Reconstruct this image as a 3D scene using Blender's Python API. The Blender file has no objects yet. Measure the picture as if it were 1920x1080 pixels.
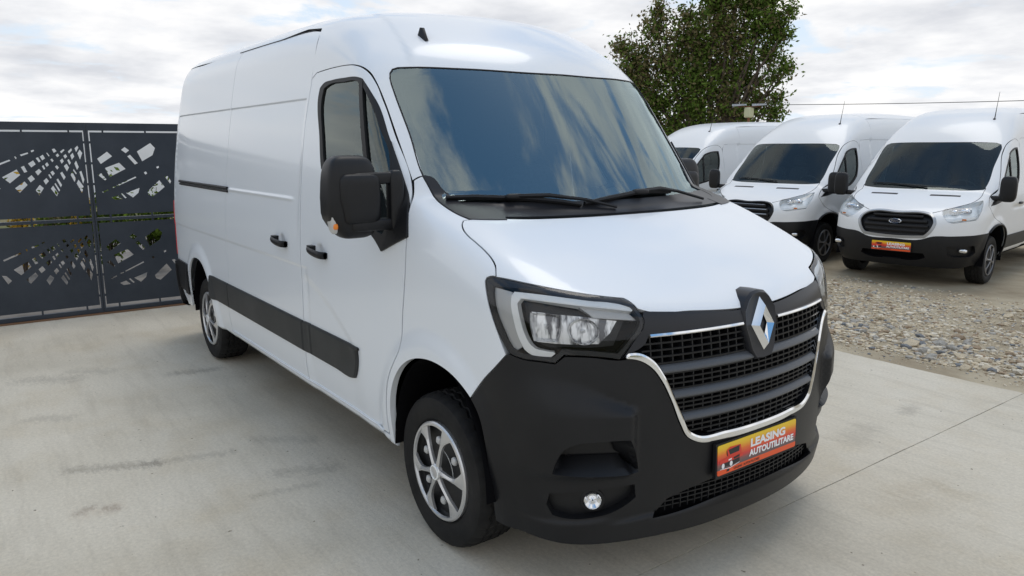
import bpy, bmesh, math, random
import numpy as np
from math import radians as R, sin, cos, pi
from mathutils import Vector, Matrix
from mathutils.geometry import delaunay_2d_cdt
random.seed(7); rng = np.random.default_rng(7)
S = bpy.context.scene
COL = S.collection

# ------------------------------------------------------------- camera
cd = bpy.data.cameras.new('camera'); cam = bpy.data.objects.new('camera', cd); COL.objects.link(cam)
cam.location = (2.66, -2.544, 1.734)
yaw, pitch, roll = R(143.698), R(-10.692), R(-0.078)
fw = Vector((cos(yaw)*cos(pitch), sin(yaw)*cos(pitch), sin(pitch)))
r0 = fw.cross(Vector((0,0,1))).normalized(); u0 = r0.cross(fw)
rr = r0*cos(roll) + u0*sin(roll); uu = -r0*sin(roll) + u0*cos(roll)
cam.rotation_euler = Matrix((rr, uu, -fw)).transposed().to_euler()
cd.sensor_width = 36; cd.lens = 36*1406.26/1920; cd.clip_start = .05; cd.clip_end = 3000
S.camera = cam
S.render.engine = 'CYCLES'; S.render.resolution_x = 1024; S.render.resolution_y = 576

# ------------------------------------------------------------- sky, sun, exposure
SUN_EL, SUN_AZ = R(71), R(113)            # azimuth measured from +X towards +Y
world = bpy.data.worlds.new('World'); S.world = world; world.use_nodes = True
wt = world.node_tree; wt.nodes.clear()
def N(t, kind, **kw):
    n = t.nodes.new(kind)
    for k, v in kw.items():
        if k in n.inputs: n.inputs[k].default_value = v
        else: setattr(n, k, v)
    return n
out = N(wt, 'ShaderNodeOutputWorld'); bg = N(wt, 'ShaderNodeBackground'); bg.inputs[1].default_value = .12
sky = N(wt, 'ShaderNodeTexSky'); sky.sky_type = 'NISHITA'; sky.sun_disc = False
sky.sun_elevation = SUN_EL; sky.sun_rotation = R(90) - SUN_AZ; sky.air_density = 1.0; sky.dust_density = 1.5; sky.ozone_density = 1.2
tc = N(wt, 'ShaderNodeTexCoord'); sep = N(wt, 'ShaderNodeSeparateXYZ'); wt.links.new(tc.outputs['Generated'], sep.inputs[0])
def M(t, op, a, b=None, c=None, clamp=False):
    n = t.nodes.new('ShaderNodeMath'); n.operation = op; n.use_clamp = clamp
    for i, v in enumerate((a, b, c)):
        if v is None: continue
        if isinstance(v, (int, float)): n.inputs[i].default_value = v
        else: t.links.new(v, n.inputs[i])
    return n.outputs[0]
zc = M(wt, 'MAXIMUM', sep.outputs[2], 0.0); den = M(wt, 'ADD', zc, .16)
cx = M(wt, 'DIVIDE', sep.outputs[0], den); cy = M(wt, 'DIVIDE', sep.outputs[1], den)
cmb = N(wt, 'ShaderNodeCombineXYZ'); wt.links.new(cx, cmb.inputs[0]); wt.links.new(cy, cmb.inputs[1])
n1 = N(wt, 'ShaderNodeTexNoise', Scale=1.9, Detail=10.0, Roughness=.58, Distortion=.4); wt.links.new(cmb.outputs[0], n1.inputs['Vector'])
n2 = N(wt, 'ShaderNodeTexNoise', Scale=1.7, Detail=7.0, Roughness=.55); 
mp = N(wt, 'ShaderNodeMapping'); mp.inputs['Location'].default_value = (3.1, 7.7, 1.4); wt.links.new(cmb.outputs[0], mp.inputs[0]); wt.links.new(mp.outputs[0], n2.inputs['Vector'])
def ramp(t, fac, stops, interp='LINEAR'):
    r = t.nodes.new('ShaderNodeValToRGB'); e = r.color_ramp.elements; r.color_ramp.interpolation = interp
    while len(e) < len(stops): e.new(.5)
    for s_, (p, c) in zip(e, stops): s_.position = p; s_.color = (c if len(c) == 4 else (*c, 1))
    t.links.new(fac, r.inputs[0]); return r.outputs[0]
# cloud cover: nearly closed low over the horizon, broken up higher
cov_shift = M(wt, 'ADD', M(wt, 'MULTIPLY', zc, -.15), .065); nf = M(wt, 'ADD', n1.outputs[0], cov_shift)
cov = ramp(wt, nf, [(.39, (0,0,0)), (.51, (1,1,1))], 'EASE')
shade = ramp(wt, n2.outputs[0], [(.30, (5.0,5.15,5.5)), (.50, (6.7,6.75,6.9)), (.68, (8.2,8.05,7.85))])
mixc = N(wt, 'ShaderNodeMix', data_type='RGBA')
skb = N(wt, 'ShaderNodeMix', data_type='RGBA'); skb.blend_type = 'MIX'; skb.inputs[0].default_value = .5
wt.links.new(sky.outputs[0], skb.inputs[6]); skb.inputs[7].default_value = (1.1, 3.3, 6.2, 1)
hz = N(wt, 'ShaderNodeMix', data_type='RGBA'); hzf = ramp(wt, zc, [(0, (.9,)*3), (.22, (.62,)*3), (.55, (0,0,0))]); wt.links.new(hzf, hz.inputs[0]); wt.links.new(skb.outputs[2], hz.inputs[6]); hz.inputs[7].default_value = (6.3,6.9,7.5,1)
wt.links.new(cov, mixc.inputs[0]); wt.links.new(hz.outputs[2], mixc.inputs[6]); wt.links.new(shade, mixc.inputs[7])
wt.links.new(mixc.outputs[2], bg.inputs[0]); wt.links.new(bg.outputs[0], out.inputs[0])
sl = bpy.data.lights.new('sun', 'SUN'); sl.energy = .66; sl.angle = R(28); sl.color = (1.0, .93, .82)
so = bpy.data.objects.new('sun', sl); COL.objects.link(so)
so.rotation_euler = Vector((cos(SUN_EL)*cos(SUN_AZ), cos(SUN_EL)*sin(SUN_AZ), sin(SUN_EL))).to_track_quat('Z', 'Y').to_euler()
S.view_settings.view_transform = 'Standard'; S.view_settings.look = 'None'; S.view_settings.gamma = 1
S.view_settings.exposure = 0.22

# ---- implicit body shapes (numpy) ----
def smax(a, b, k):
    h = np.maximum(k - np.abs(a - b), 0) / k
    return np.maximum(a, b) + h**3 * k / 6
def smin(a, b, k): return -smax(-a, -b, k)
def curve(xs, ys):
    """smooth monotone-ish cubic through the points (finite-difference tangents)"""
    xs = np.array(xs, float); ys = np.array(ys, float)
    d = np.diff(ys) / np.diff(xs); m = np.empty(len(xs))
    m[0], m[-1] = d[0], d[-1]
    h = np.diff(xs); m[1:-1] = (d[:-1]*h[1:] + d[1:]*h[:-1]) / (h[1:] + h[:-1])
    X = np.linspace(xs[0]-3, xs[-1]+3, 24001); i = np.clip(np.searchsorted(xs, X) - 1, 0, len(xs) - 2)
    hh = xs[i+1] - xs[i]; t = (X - xs[i]) / hh; tt = np.clip(t, 0, 1)
    Y = (2*tt**3-3*tt**2+1)*ys[i] + (tt**3-2*tt**2+tt)*hh*m[i] + (-2*tt**3+3*tt**2)*ys[i+1] + (tt**3-tt**2)*hh*m[i+1]
    Y = Y + np.where(t < 0, t*hh*m[i], 0) + np.where(t > 1, (t-1)*hh*m[i+1], 0)
    x0 = X[0]; k = 1/(X[1]-X[0]); D = np.append(np.diff(Y), 0)
    def f(x):
        u = np.minimum(np.maximum((x - x0)*k, 0), 23999.0); i = u.astype(np.int64); return Y[i] + D[i]*(u - i)
    return f
def sstep(e0, e1, x):
    t = np.minimum(np.maximum((x - e0) / (e1 - e0), 0), 1); return t*t*(3-2*t)
SIDE = curve([.2,.35,.5,.7,.9,1.2,1.5,1.8,2.1,2.3,2.5], [.975,1.0,1.022,1.033,1.035,1.03,1.007,.968,.915,.872,.82])
NOSE = curve([.1,.22,.3,.4,.5,.65,.85,1.0,1.1,1.25], [.84,.865,.882,.897,.905,.908,.902,.888,.872,.83])
HOOD = curve([-.3,.1,.25,.4,.55,.7,.8,.9,1.0], [1.57,1.455,1.405,1.348,1.285,1.21,1.155,1.09,1.01])
ROOF = curve([.1,-.36,-.6,-.85,-1.1,-1.4,-1.8,-2.6,-4.7][::-1], [1.80,2.125,2.275,2.395,2.455,2.485,2.497,2.503,2.495][::-1])
ARC = curve([.5,.62,.66,.70,.78,.898,.97,1.1], [.79,.795,.81,.832,.882,.923,.93,.93])
def arch_d(x, z, cx, rx, rz):
    return np.sqrt(((x-cx)/rx)**2 + (np.clip(z-.36,0,None)/rz)**2)
def side_y(x, z):
    y = SIDE(z) - .035*np.clip(x+.75, 0, None)**2 - .055*np.clip(-3.9-x, 0, None)**2
    # pressed lines of the cargo side
    back = sstep(-1.42,-1.46,x)
    y = y - .006*(sstep(2.0,1.985,z)-sstep(1.48,1.10,z))*back*sstep(-4.42,-4.40,x)
    zl = 1.075 + .0*(x)                                   # swage line
    y = y - .004*sstep(zl+.010, zl-.010, z)*sstep(-1.3,-1.34,x)*sstep(.45,.95,z)
    # long ridge in front of the slide rail
    zr = 1.44
    y = y + .0065*np.exp(-((z-zr)/.010)**2)*sstep(-2.86,-2.75,x)*sstep(-1.5,-1.6,x)
    # wheel arch lips
    for cx, rx, rz in ((0,.40,.485), (-3.682,.40,.485)):
        a = arch_d(x, z, cx, rx, rz)
        y = y + .018*sstep(1.30,1.08,a)
    # door pressing towards the protective strip
    dd = np.clip((x+1.45)/.75, 0, 1); zc = 1.03 - .30*dd**1.6
    y = y - .006*sstep(zc+.03, zc-.03, z)*sstep(-.62,-.80,x)*sstep(-1.42,-1.32,x)
    return y
def F_van(x, w, z):
    side = w - side_y(x, z)
    roof = z - (ROOF(x + .42*w*w) - .035*w*w)
    w0 = .655 + .2*(x+.975)
    roof = roof - .009*sstep(w0+.018, w0-.018, w)*sstep(-1.45,-1.2,x)
    wind = ((x - .155) + .78*(z-1.42) + .42*w*w + .06*(z-1.42)*(z-2.1)) * .79
    cab = np.maximum(smax(roof, wind, .05), x - .33)
    k = .08 + .27*sstep(1.95, 2.4, z) 
    cab = smax(cab, side, k)
    hood = (z - HOOD(x + .13*w*w)) * .9
    arc = ARC(w); m = sstep(.59,.66,w)*sstep(1.0,.90,w)*sstep(.50,.56,z)
    bulge = .040*m*sstep(0, 1, (arc - z)/np.maximum(arc-.76,.03))
    chin = .018*sstep(.35,.325,z)*sstep(-.2,.2,x)
    nose = x - (NOSE(z) - .24*w*w - .10*w**4 + bulge + chin)
    n = smax(hood, nose, .07)
    n = smax(n, side, .26)
    n = np.maximum(n, -.8 - x)
    f = smin(cab, n, 1e-4 + .03*sstep(0, -.06, side))
    rear = -4.67 - x + .03*(z-1)
    f = smax(f, rear, .30)
    return smax(f, .345 - .2*sstep(.1,.5,x) - z, .03)
def solve(F, o, d, t1, n=90):
    """first hit of F=0 along rays from outside; o,d (N,3); returns points"""
    o = np.asarray(o, float); d = np.asarray(d, float)
    def ev(t): p = o + d*t[:,None]; return F(p[:,0], np.abs(p[:,1]), p[:,2])
    ts = np.linspace(0, t1, n); lo = np.zeros(len(o)); hi = np.full(len(o), np.nan); done = np.zeros(len(o), bool)
    prev = ev(lo)
    for a, b in zip(ts[:-1], ts[1:]):
        cur = ev(np.full(len(o), b)); hit = (~done) & (prev > 0) & (cur <= 0)
        lo[hit] = a; hi[hit] = b; done |= hit; prev = cur
    ok = done.copy(); hi[~ok] = t1; lo[~ok] = t1
    for _ in range(22):
        m = (lo+hi)/2; v = ev(m); inside = v <= 0
        hi = np.where(inside, m, hi); lo = np.where(inside, lo, m)
    return o + d*hi[:,None], ok
def grad(F, p, e=2e-3):
    p = np.asarray(p, float); g = np.empty_like(p)
    for i in range(3):
        a = p.copy(); b = p.copy(); a[:,i] += e; b[:,i] -= e
        g[:,i] = F(a[:,0],np.abs(a[:,1]),a[:,2]) - F(b[:,0],np.abs(b[:,1]),b[:,2])
    return g / (np.linalg.norm(g, axis=1, keepdims=True) + 1e-12)
T_SIDE = curve([.2,.35,.6,.9,1.2,1.4,1.7,1.95,2.2,2.4,2.6], [.84,.94,1.015,1.03,1.02,.99,.935,.885,.84,.79,.72])
T_NOSE = curve([.1,.2,.3,.4,.6,.8,1.0,1.15], [.74,.85,.93,.975,1.005,.995,.955,.87])
T_HOOD = curve([-.3,0,.2,.5,.75,.9,1.0], [1.42,1.33,1.275,1.17,1.06,.96,.86])
T_ROOF = curve([-5,-2.2,-1.6,-1.2,-.85,-.49,0], [2.53,2.53,2.49,2.40,2.23,1.99,1.6])
def F_transit(x, w, z):
    y = T_SIDE(z) - .04*np.clip(x+.6, 0, None)**2 - .03*np.clip(-3.9-x, 0, None)**2
    a = arch_d(x, z, 0, .40, .47); y = y + .02*sstep(1.35,1.1,a)
    y = y - .012*np.exp(-((z-1.06)/.02)**2)*sstep(-.5,-.8,x)
    y = y - .008*sstep(2.06,2.03,z)*sstep(-1.6,-1.65,x)
    side = w - y
    roof = z - (T_ROOF(x + .30*w*w) - .05*w*w)
    wind = (x - .13 + 1.0*(z-1.30) + .10*w*w) * .7
    cab = np.maximum(smax(roof, wind, .08), x - .33)
    cab = smax(cab, side, .10 + .25*sstep(1.9, 2.3, z))
    hood = (z - T_HOOD(x + .12*w*w)) * .9
    nose = x - (T_NOSE(z) - .20*w*w - .16*w**4)
    n = smax(hood, nose, .12)
    n = smax(n, side, .30)
    n = np.maximum(n, -.8 - x)
    f = smin(cab, n, 1e-4 + .03*sstep(0, -.06, side))
    f = smax(f, -4.95 - x, .2)
    return smax(f, .36 - .22*sstep(.2,.5,x) - z, .03)
# ---- end implicit ----

# ------------------------------------------------------------- helpers
def Fo(F, d): return (lambda x, w, z: F(x, w, z) + d)
class Map:
    """2-D parametrisation of a body surface, by straight rays (side, top, front) or from a centre"""
    def __init__(s, F, mode, c=(0,0,0), ax=0.0, sy=-1): s.F, s.mode, s.c, s.ax, s.sy = F, mode, np.array(c, float), ax, sy
    def uv(s, p):
        p = np.atleast_2d(np.asarray(p, float))
        if s.mode == 'side': return p[:, [0, 2]]
        if s.mode == 'top': return p[:, [0, 1]]
        if s.mode == 'front': return p[:, [1, 2]]
        d = p - s.c; a = np.arctan2(d[:,1], d[:,0]) - s.ax; a = (a + pi) % (2*pi) - pi
        return np.stack([a, np.arctan2(d[:,2], np.hypot(d[:,0], d[:,1]))], 1)
    def p3(s, q, off=0.0):
        q = np.atleast_2d(q); n = len(q); F = s.F
        if s.mode == 'side': o = np.stack([q[:,0], np.full(n, s.sy*2.0), q[:,1]], 1); d = np.tile([0, -s.sy*1.0, 0], (n,1)); t = 1.9
        elif s.mode == 'top': o = np.stack([q[:,0], q[:,1], np.full(n, 3.2)], 1); d = np.tile([0,0,-1.0], (n,1)); t = 2.6
        elif s.mode == 'front': o = np.stack([np.full(n, 1.6), q[:,0], q[:,1]], 1); d = np.tile([-1.0,0,0], (n,1)); t = 2.5
        else:
            a = q[:,0] + s.ax; o = np.tile(s.c, (n,1)); d = np.stack([np.cos(a)*np.cos(q[:,1]), np.sin(a)*np.cos(q[:,1]), np.sin(q[:,1])], 1); t = 3.6
            G = lambda x, w, z: -F(x, w, z)
            p, ok = solve(G, o, d, t, 40); nrm = grad(F, p); return p + nrm*off, nrm
        p, ok = solve(F, o, d, t, 40); nrm = grad(F, p); return p + nrm*off, nrm
def smooth_line(P, closed=True, step=.02, corner=42):
    P = [np.array(p, float) for p in P]; n = len(P); out = []
    def turn(i):
        if not closed and (i == 0 or i == n-1): return 180
        a = P[i]-P[i-1]; b = P[(i+1) % n]-P[i]; c = np.dot(a, b)/(np.linalg.norm(a)*np.linalg.norm(b)+1e-9)
        return math.degrees(math.acos(max(-1, min(1, c))))
    T = []
    for i in range(n):
        if turn(i) > corner: T.append(None); continue
        a = P[i]-P[i-1]; b = P[(i+1) % n]-P[i]; la, lb = np.linalg.norm(a)+1e-9, np.linalg.norm(b)+1e-9
        T.append((a/la*lb + b/lb*la)/(la+lb))
    for i in range(n if closed else n-1):
        a, b = P[i], P[(i+1) % n]; L = np.linalg.norm(b-a); m = max(1, int(L/step+.5))
        ch = (b-a)/(L+1e-9); ta = T[i] if T[i] is not None else None; tb = T[(i+1) % n]
        ta = ch if ta is None and tb is None else (ta if ta is not None else (2*ch - tb)); tb = ch if tb is None and T[i] is None else (tb if tb is not None else (2*ch - ta))
        for k in range(m):
            t = k/m; out.append((2*t**3-3*t*t+1)*a + (t**3-2*t*t+t)*L*ta + (3*t*t-2*t**3)*b + (t**3-t*t)*L*tb)
    if not closed: out.append(P[-1])
    return np.array(out)
def inside(pts, poly):
    x, y = pts[:,0], pts[:,1]; r = np.zeros(len(pts), bool); n = len(poly); j = n-1
    for i in range(n):
        xi, yi = poly[i]; xj, yj = poly[j]
        if yi != yj: r ^= ((yi > y) != (yj > y)) & (x < (xj-xi)*(y-yi)/(yj-yi)+xi)
        j = i
    return r
def area(poly): x, y = poly[:,0], poly[:,1]; return .5*np.sum(x*np.roll(y,-1)-np.roll(x,-1)*y)
def inset_poly(poly, d):
    if abs(d) < 1e-9: return poly
    a = poly - np.roll(poly, 1, 0); b = np.roll(poly, -1, 0) - poly
    a /= np.linalg.norm(a, axis=1, keepdims=True)+1e-12; b /= np.linalg.norm(b, axis=1, keepdims=True)+1e-12
    s = 1 if area(poly) > 0 else -1
    na = np.stack([-a[:,1], a[:,0]], 1)*s; nb = np.stack([-b[:,1], b[:,0]], 1)*s
    m = na + nb; m /= np.maximum((m*m).sum(1, keepdims=True), .5)/2
    return poly + m*d
class Mesh:
    """collects vertices, faces and normals; build() links ONE object"""
    def __init__(s): s.v, s.f, s.n, s.m = [], [], [], []
    def add(s, v, f, n=None, m=0):
        o = len(s.v); s.v.extend([tuple(map(float, p)) for p in v]); s.f.extend([tuple(i+o for i in q) for q in f])
        s.n.extend([tuple(map(float, p)) for p in n] if n is not None else [(0,0,0)]*len(v)); s.m.extend([m]*len(f)); return s
    def mirrored(s):
        r = Mesh(); r.v = [(x,-y,z) for x,y,z in s.v]; r.n = [(x,-y,z) for x,y,z in s.n]; r.f = [q[::-1] for q in s.f]; r.m = list(s.m); return r
    def box(s, a, b, m=0, rot=None, c=None):
        (x0,y0,z0),(x1,y1,z1) = a, b
        v = [(x0,y0,z0),(x1,y0,z0),(x1,y1,z0),(x0,y1,z0),(x0,y0,z1),(x1,y0,z1),(x1,y1,z1),(x0,y1,z1)]
        if rot is not None:
            c = Vector(c if c is not None else ((x0+x1)/2,(y0+y1)/2,(z0+z1)/2)); v = [tuple(rot @ (Vector(p)-c) + c) for p in v]
        return s.add(v, [(0,3,2,1),(4,5,6,7),(0,1,5,4),(1,2,6,5),(2,3,7,6),(3,0,4,7)], None, m)
    def tube(s, pts, r, seg=8, m=0, sq=1.0):
        pts = [Vector(p) for p in pts]; rs = r if isinstance(r, (list, tuple)) else [r]*len(pts); v = []; f = []
        up = Vector((0,0,1)); 
        for i, p in enumerate(pts):
            t = (pts[min(i+1, len(pts)-1)] - pts[max(i-1, 0)]).normalized()
            a = t.cross(up); a = a.normalized() if a.length > .05 else t.cross(Vector((1,0,0))).normalized(); b = a.cross(t)
            for k in range(seg): an = 2*pi*k/seg; v.append(p + a*cos(an)*rs[i] + b*sin(an)*rs[i]*sq)
        for i in range(len(pts)-1):
            for k in range(seg): q = i*seg; k2 = (k+1) % seg; f.append((q+k, q+seg+k, q+seg+k2, q+k2))
        f.append(tuple(range(seg))); f.append(tuple(range((len(pts)-1)*seg+seg-1, (len(pts)-1)*seg-1, -1)))
        return s.add(v, [q for q in f], None, m)
    def lathe(s, prof, seg=48, m=0, c=(0,0,0), axis='y', close=False):
        """prof: (radius, along-axis)"""
        v = []; f = []; n = len(prof)
        for k in range(seg):
            a = 2*pi*k/seg
            for r, h in prof: v.append((c[0]+r*cos(a), c[1]+h, c[2]+r*sin(a)) if axis == 'y' else (c[0]+r*cos(a), c[1]+r*sin(a), c[2]+h) if axis == 'z' else (c[0]+h, c[1]+r*cos(a), c[2]+r*sin(a)))
        for k in range(seg):
            k2 = (k+1) % seg
            for i in range(n-1 if not close else n): i2 = (i+1) % n; f.append((k*n+i, k*n+i2, k2*n+i2, k2*n+i))
        return s.add(v, f, None, m)
    def prism(s, poly, fn, d, m=0):
        """poly: 2-D outline; fn(u,v,t)->3-D; extruded t=0..d"""
        n = len(poly); v = [fn(a, b, 0) for a, b in poly] + [fn(a, b, d) for a, b in poly]
        return s.add(v, [tuple(range(n)), tuple(range(2*n-1, n-1, -1))] + [(i, i+n, (i+1) % n+n, (i+1) % n) for i in range(n)], None, m)
    def build(s, name, mats, parent=None, smooth=None, kind=None, loc=None):
        me = bpy.data.meshes.new(name); me.from_pydata(s.v, [], s.f); me.validate()
        for mt in (mats if isinstance(mats, (list, tuple)) else [mats]): me.materials.append(mt)
        if any(s.m) and len(me.polygons) == len(s.m): me.polygons.foreach_set('material_index', s.m)
        custom = s.n and any(n != (0,0,0) for n in s.n)
        if custom:
            me.polygons.foreach_set('use_smooth', [True]*len(me.polygons)); me.normals_split_custom_set_from_vertices([n if n != (0,0,0) else (0,0,0) for n in s.n])
        elif smooth is not None:
            me.polygons.foreach_set('use_smooth', [True]*len(me.polygons))
            me.set_sharp_from_angle(angle=R(smooth))
        o = bpy.data.objects.new(name, me); COL.objects.link(o)
        if parent is not None: o.parent = parent
        if kind: o['kind'] = kind
        if loc: o.location = loc
        return o
def fix_mesh_order(m):
    return m
def tess(outer, holes, step, extra=None):
    """triangulate a 2-D region with a regular interior"""
    loops = [outer] + list(holes); mn, mx = outer.min(0), outer.max(0)
    hx = np.arange(mn[0], mx[0], step); hy = np.arange(mn[1], mx[1], step*.866); g = []
    for j, y in enumerate(hy): g.append(np.stack([hx + (step/2 if j % 2 else 0), np.full(len(hx), y)], 1))
    g = np.concatenate(g) if g else np.zeros((0,2))
    if extra is not None and len(extra):
        ex = np.asarray(extra); 
        for c in range(0, len(g), 4000):
            pass
        # drop grid points close to the extra rows
        keep = np.ones(len(g), bool)
        for e in ex[::max(1, 1)]: pass
        ys = np.unique(np.round(ex[:,1], 4)); lo, hi = ex[:,0].min(), ex[:,0].max()
        for y in ys: keep &= ~((np.abs(g[:,1]-y) < step*.35) & (g[:,0] >= lo-step) & (g[:,0] <= hi+step))
        g = np.concatenate([g[keep], ex])
    k = inside(g, outer)
    for h in holes: k &= ~inside(g, h)
    g = g[k]
    # distance to the boundary
    if len(g):
        dm = np.full(len(g), 1e9)
        for L in loops:
            a = L; b = np.roll(L, -1, 0); ab = b-a; l2 = (ab*ab).sum(1)+1e-12
            for c in range(0, len(g), 3000):
                gg = g[c:c+3000,None,:]; t = np.clip(((gg-a)*ab).sum(2)/l2, 0, 1); d = np.linalg.norm(gg-(a+t[...,None]*ab), axis=2).min(1); dm[c:c+3000] = np.minimum(dm[c:c+3000], d)
        g = g[dm > step*.42]
    V = []; E = []; 
    for L in loops:
        o = len(V); V += [Vector(p) for p in L]; E += [(o+i, o+(i+1) % len(L)) for i in range(len(L))]
    V += [Vector(p) for p in g]
    vo, eo, fo, _, _, _ = delaunay_2d_cdt(V, E, [], 1, 1e-7)
    vo = np.array([tuple(p) for p in vo]); F = np.array([f for f in fo if len(f) == 3])
    cen = vo[F].mean(1); ok = inside(cen, outer)
    for h in holes: ok &= ~inside(cen, h)
    F = F[ok]; a = vo[F[:,0]]; b = vo[F[:,1]]; c = vo[F[:,2]]
    cr = (b-a)[:,0]*(c-a)[:,1]-(b-a)[:,1]*(c-a)[:,0]; F = F[np.abs(cr) > 1e-10]
    return vo, F
def orient(v, F, nrm):
    a, b, c = v[F[:,0]], v[F[:,1]], v[F[:,2]]; fn = np.cross(b-a, c-a); flip = (fn*nrm[F[:,0]]).sum(1) < 0
    F = F.copy(); F[flip] = F[flip][:, ::-1]; return F
def scale_uv(mp, P):
    """mean metres per parameter unit"""
    if mp.mode != 'sph': return 1.0
    return float(np.mean(np.linalg.norm(np.asarray(P) - mp.c, axis=1)))
def panel(mp, outline, step=.04, off=0.0, inset=.0022, lip=.014, holes=(), rows=None, smooth=True, chamfer=0.0, M_=None, corner=42, hinset=None):
    M_ = M_ or Mesh(); P = np.array(outline, float); sc = scale_uv(mp, P)
    def prep(o, ins):
        L = smooth_line(o, True, step*.6, corner) if smooth else smooth_line(o, True, step*.6, 0)
        q = mp.uv(L); keep = np.linalg.norm(q - np.roll(q, 1, 0), axis=1) > 1e-5; q = q[keep]
        return inset_poly(q, ins/sc)
    outer = prep(P, inset + chamfer); hs = [prep(h, -(inset if hinset is None else hinset)) for h in holes]
    ex = None
    if rows is not None and mp.mode == 'side':
        x0, x1 = outer[:,0].min(), outer[:,0].max(); ex = np.array([(x, z) for z in rows for x in np.arange(x0, x1, step)])
    uvv, F = tess(outer, hs, step/sc, ex)
    p, n = mp.p3(uvv, off); F = orient(p, F, n); M_.add(p, F.tolist(), n)
    for L, outerloop in [(outer, True)] + [(h, False) for h in hs]:
        if lip <= 0 and chamfer <= 0: break
        p0, nn = mp.p3(L, off); rings = [p0]
        if chamfer > 0 and outerloop:
            L2 = inset_poly(L, -chamfer/sc); p1, _ = mp.p3(L2, off-chamfer); rings.append(p1); nn1 = nn
        if lip > 0: rings.append(rings[-1] - nn*lip)
        for a, b in zip(rings[:-1], rings[1:]):
            k = len(a); v = np.concatenate([a, b]); f = [(i, (i+1) % k, (i+1) % k+k, i+k) for i in range(k)]
            # outward normal: away from the panel
            e = np.roll(a, -1, 0)-a; fn = np.cross(e, b-a); c = p.mean(0); s = np.sign(np.sum(fn*(a-c))) * (1 if outerloop else -1)
            ca = area(L); 
            fnu = fn/(np.linalg.norm(fn, axis=1, keepdims=True)+1e-12)*s; vn = fnu + np.roll(fnu, 1, 0); vn /= np.linalg.norm(vn, axis=1, keepdims=True)+1e-12
            if s < 0: f = [q[::-1] for q in f]
            if chamfer > 0 and outerloop and a is rings[0]: vn = vn*.6 + nn*.8; vn /= np.linalg.norm(vn, axis=1, keepdims=True)+1e-12
            M_.add(v, f, np.concatenate([vn, vn]))
    return M_
def band(mp, outline, offs, step=.03, closed=True, M_=None, smooth=True, inset=0):
    """a wall swept along the outline between normal offsets"""
    M_ = M_ or Mesh(); L = smooth_line(outline, closed, step); q = mp.uv(L)
    if inset: q = inset_poly(q, inset/scale_uv(mp, outline))
    rings = [mp.p3(q, o)[0] for o in offs]; k = len(q); 
    v = np.concatenate(rings); f = []
    for r in range(len(rings)-1):
        for i in range(k if closed else k-1): j = (i+1) % k; f.append((r*k+i, r*k+j, (r+1)*k+j, (r+1)*k+i))
    return M_.add(v, f)
def mir(P): return [(p[0], -p[1], p[2]) for p in P]
def thing(name, label, cat, loc=(0,0,0), rotz=0, group=None):
    o = bpy.data.objects.new(name, None); COL.objects.link(o); o.location = loc; o.rotation_euler = (0,0,rotz); o.empty_display_size = .2
    return tag(o, label, cat, group)
def tag(o, label, cat, group=None):
    o['label'] = label; o['category'] = cat
    if group: o['group'] = group
    return o

# ------------------------------------------------------------- materials
def mat(name, col, rough=.5, metal=0.0, coat=0.0, spec=.5, trans=0.0, ior=1.45, emit=None):
    m = bpy.data.materials.new(name); m.use_nodes = True; b = m.node_tree.nodes['Principled BSDF']
    b.inputs['Base Color'].default_value = (*col, 1); b.inputs['Roughness'].default_value = rough; b.inputs['Metallic'].default_value = metal
    b.inputs['Coat Weight'].default_value = coat; b.inputs['Coat Roughness'].default_value = .10; b.inputs['Specular IOR Level'].default_value = spec
    b.inputs['Transmission Weight'].default_value = trans; b.inputs['IOR'].default_value = ior
    return m
def noise_col(m, ca, cb, scale, detail=6, bump=0.0, bscale=None, rough=None, coords='Object', stretch=None, lo=.35, hi=.65):
    t = m.node_tree; b = t.nodes['Principled BSDF']; c = N(t, 'ShaderNodeTexCoord'); src = c.outputs[coords]
    if stretch: mpn = N(t, 'ShaderNodeMapping'); mpn.inputs['Scale'].default_value = stretch; t.links.new(src, mpn.inputs[0]); src = mpn.outputs[0]
    n = N(t, 'ShaderNodeTexNoise', Scale=scale, Detail=float(detail), Roughness=.6); t.links.new(src, n.inputs['Vector'])
    r = ramp(t, n.outputs[0], [(lo, ca), (hi, cb)]); t.links.new(r, b.inputs['Base Color'])
    if bump:
        n3 = N(t, 'ShaderNodeTexNoise', Scale=bscale or scale*4, Detail=4.0); t.links.new(src, n3.inputs['Vector'])
        bp = N(t, 'ShaderNodeBump', Strength=bump, Distance=.01); t.links.new(n3.outputs[0], bp.inputs['Height']); t.links.new(bp.outputs[0], b.inputs['Normal'])
    return m
WHITE = mat('white_paint', (.76,.795,.83), .34, coat=.6)
def dusty(m, amt=.05):
    t = m.node_tree; b = t.nodes['Principled BSDF']; c = N(t, 'ShaderNodeTexCoord'); n = N(t, 'ShaderNodeTexNoise', Scale=2.2, Detail=8.0, Roughness=.65); t.links.new(c.outputs['Object'], n.inputs['Vector'])
    base = b.inputs['Base Color'].default_value[:3]
    r = ramp(t, n.outputs[0], [(.4, base), (.75, tuple(x*(1-amt) for x in base))]); t.links.new(r, b.inputs['Base Color'])
    r2 = ramp(t, n.outputs[0], [(.35, (.22,)*3), (.7, (.34,)*3)]); t.links.new(r2, b.inputs['Roughness'])
WHITE2 = mat('white_paint_dusty', (.78,.79,.79), .4, coat=.35); pass
BLACKP = mat('black_plastic', (.017,.018,.021), .42, spec=.4)
noise_col(BLACKP, (.0062,.0065,.008), (.0105,.011,.0125), 3.0, 8, bump=.05, bscale=500)
TRIM = mat('grey_black_trim', (.028,.03,.031), .5, spec=.4); noise_col(TRIM, (.024,.026,.027), (.038,.04,.041), 5.0, 8, bump=.06, bscale=420)
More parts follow.
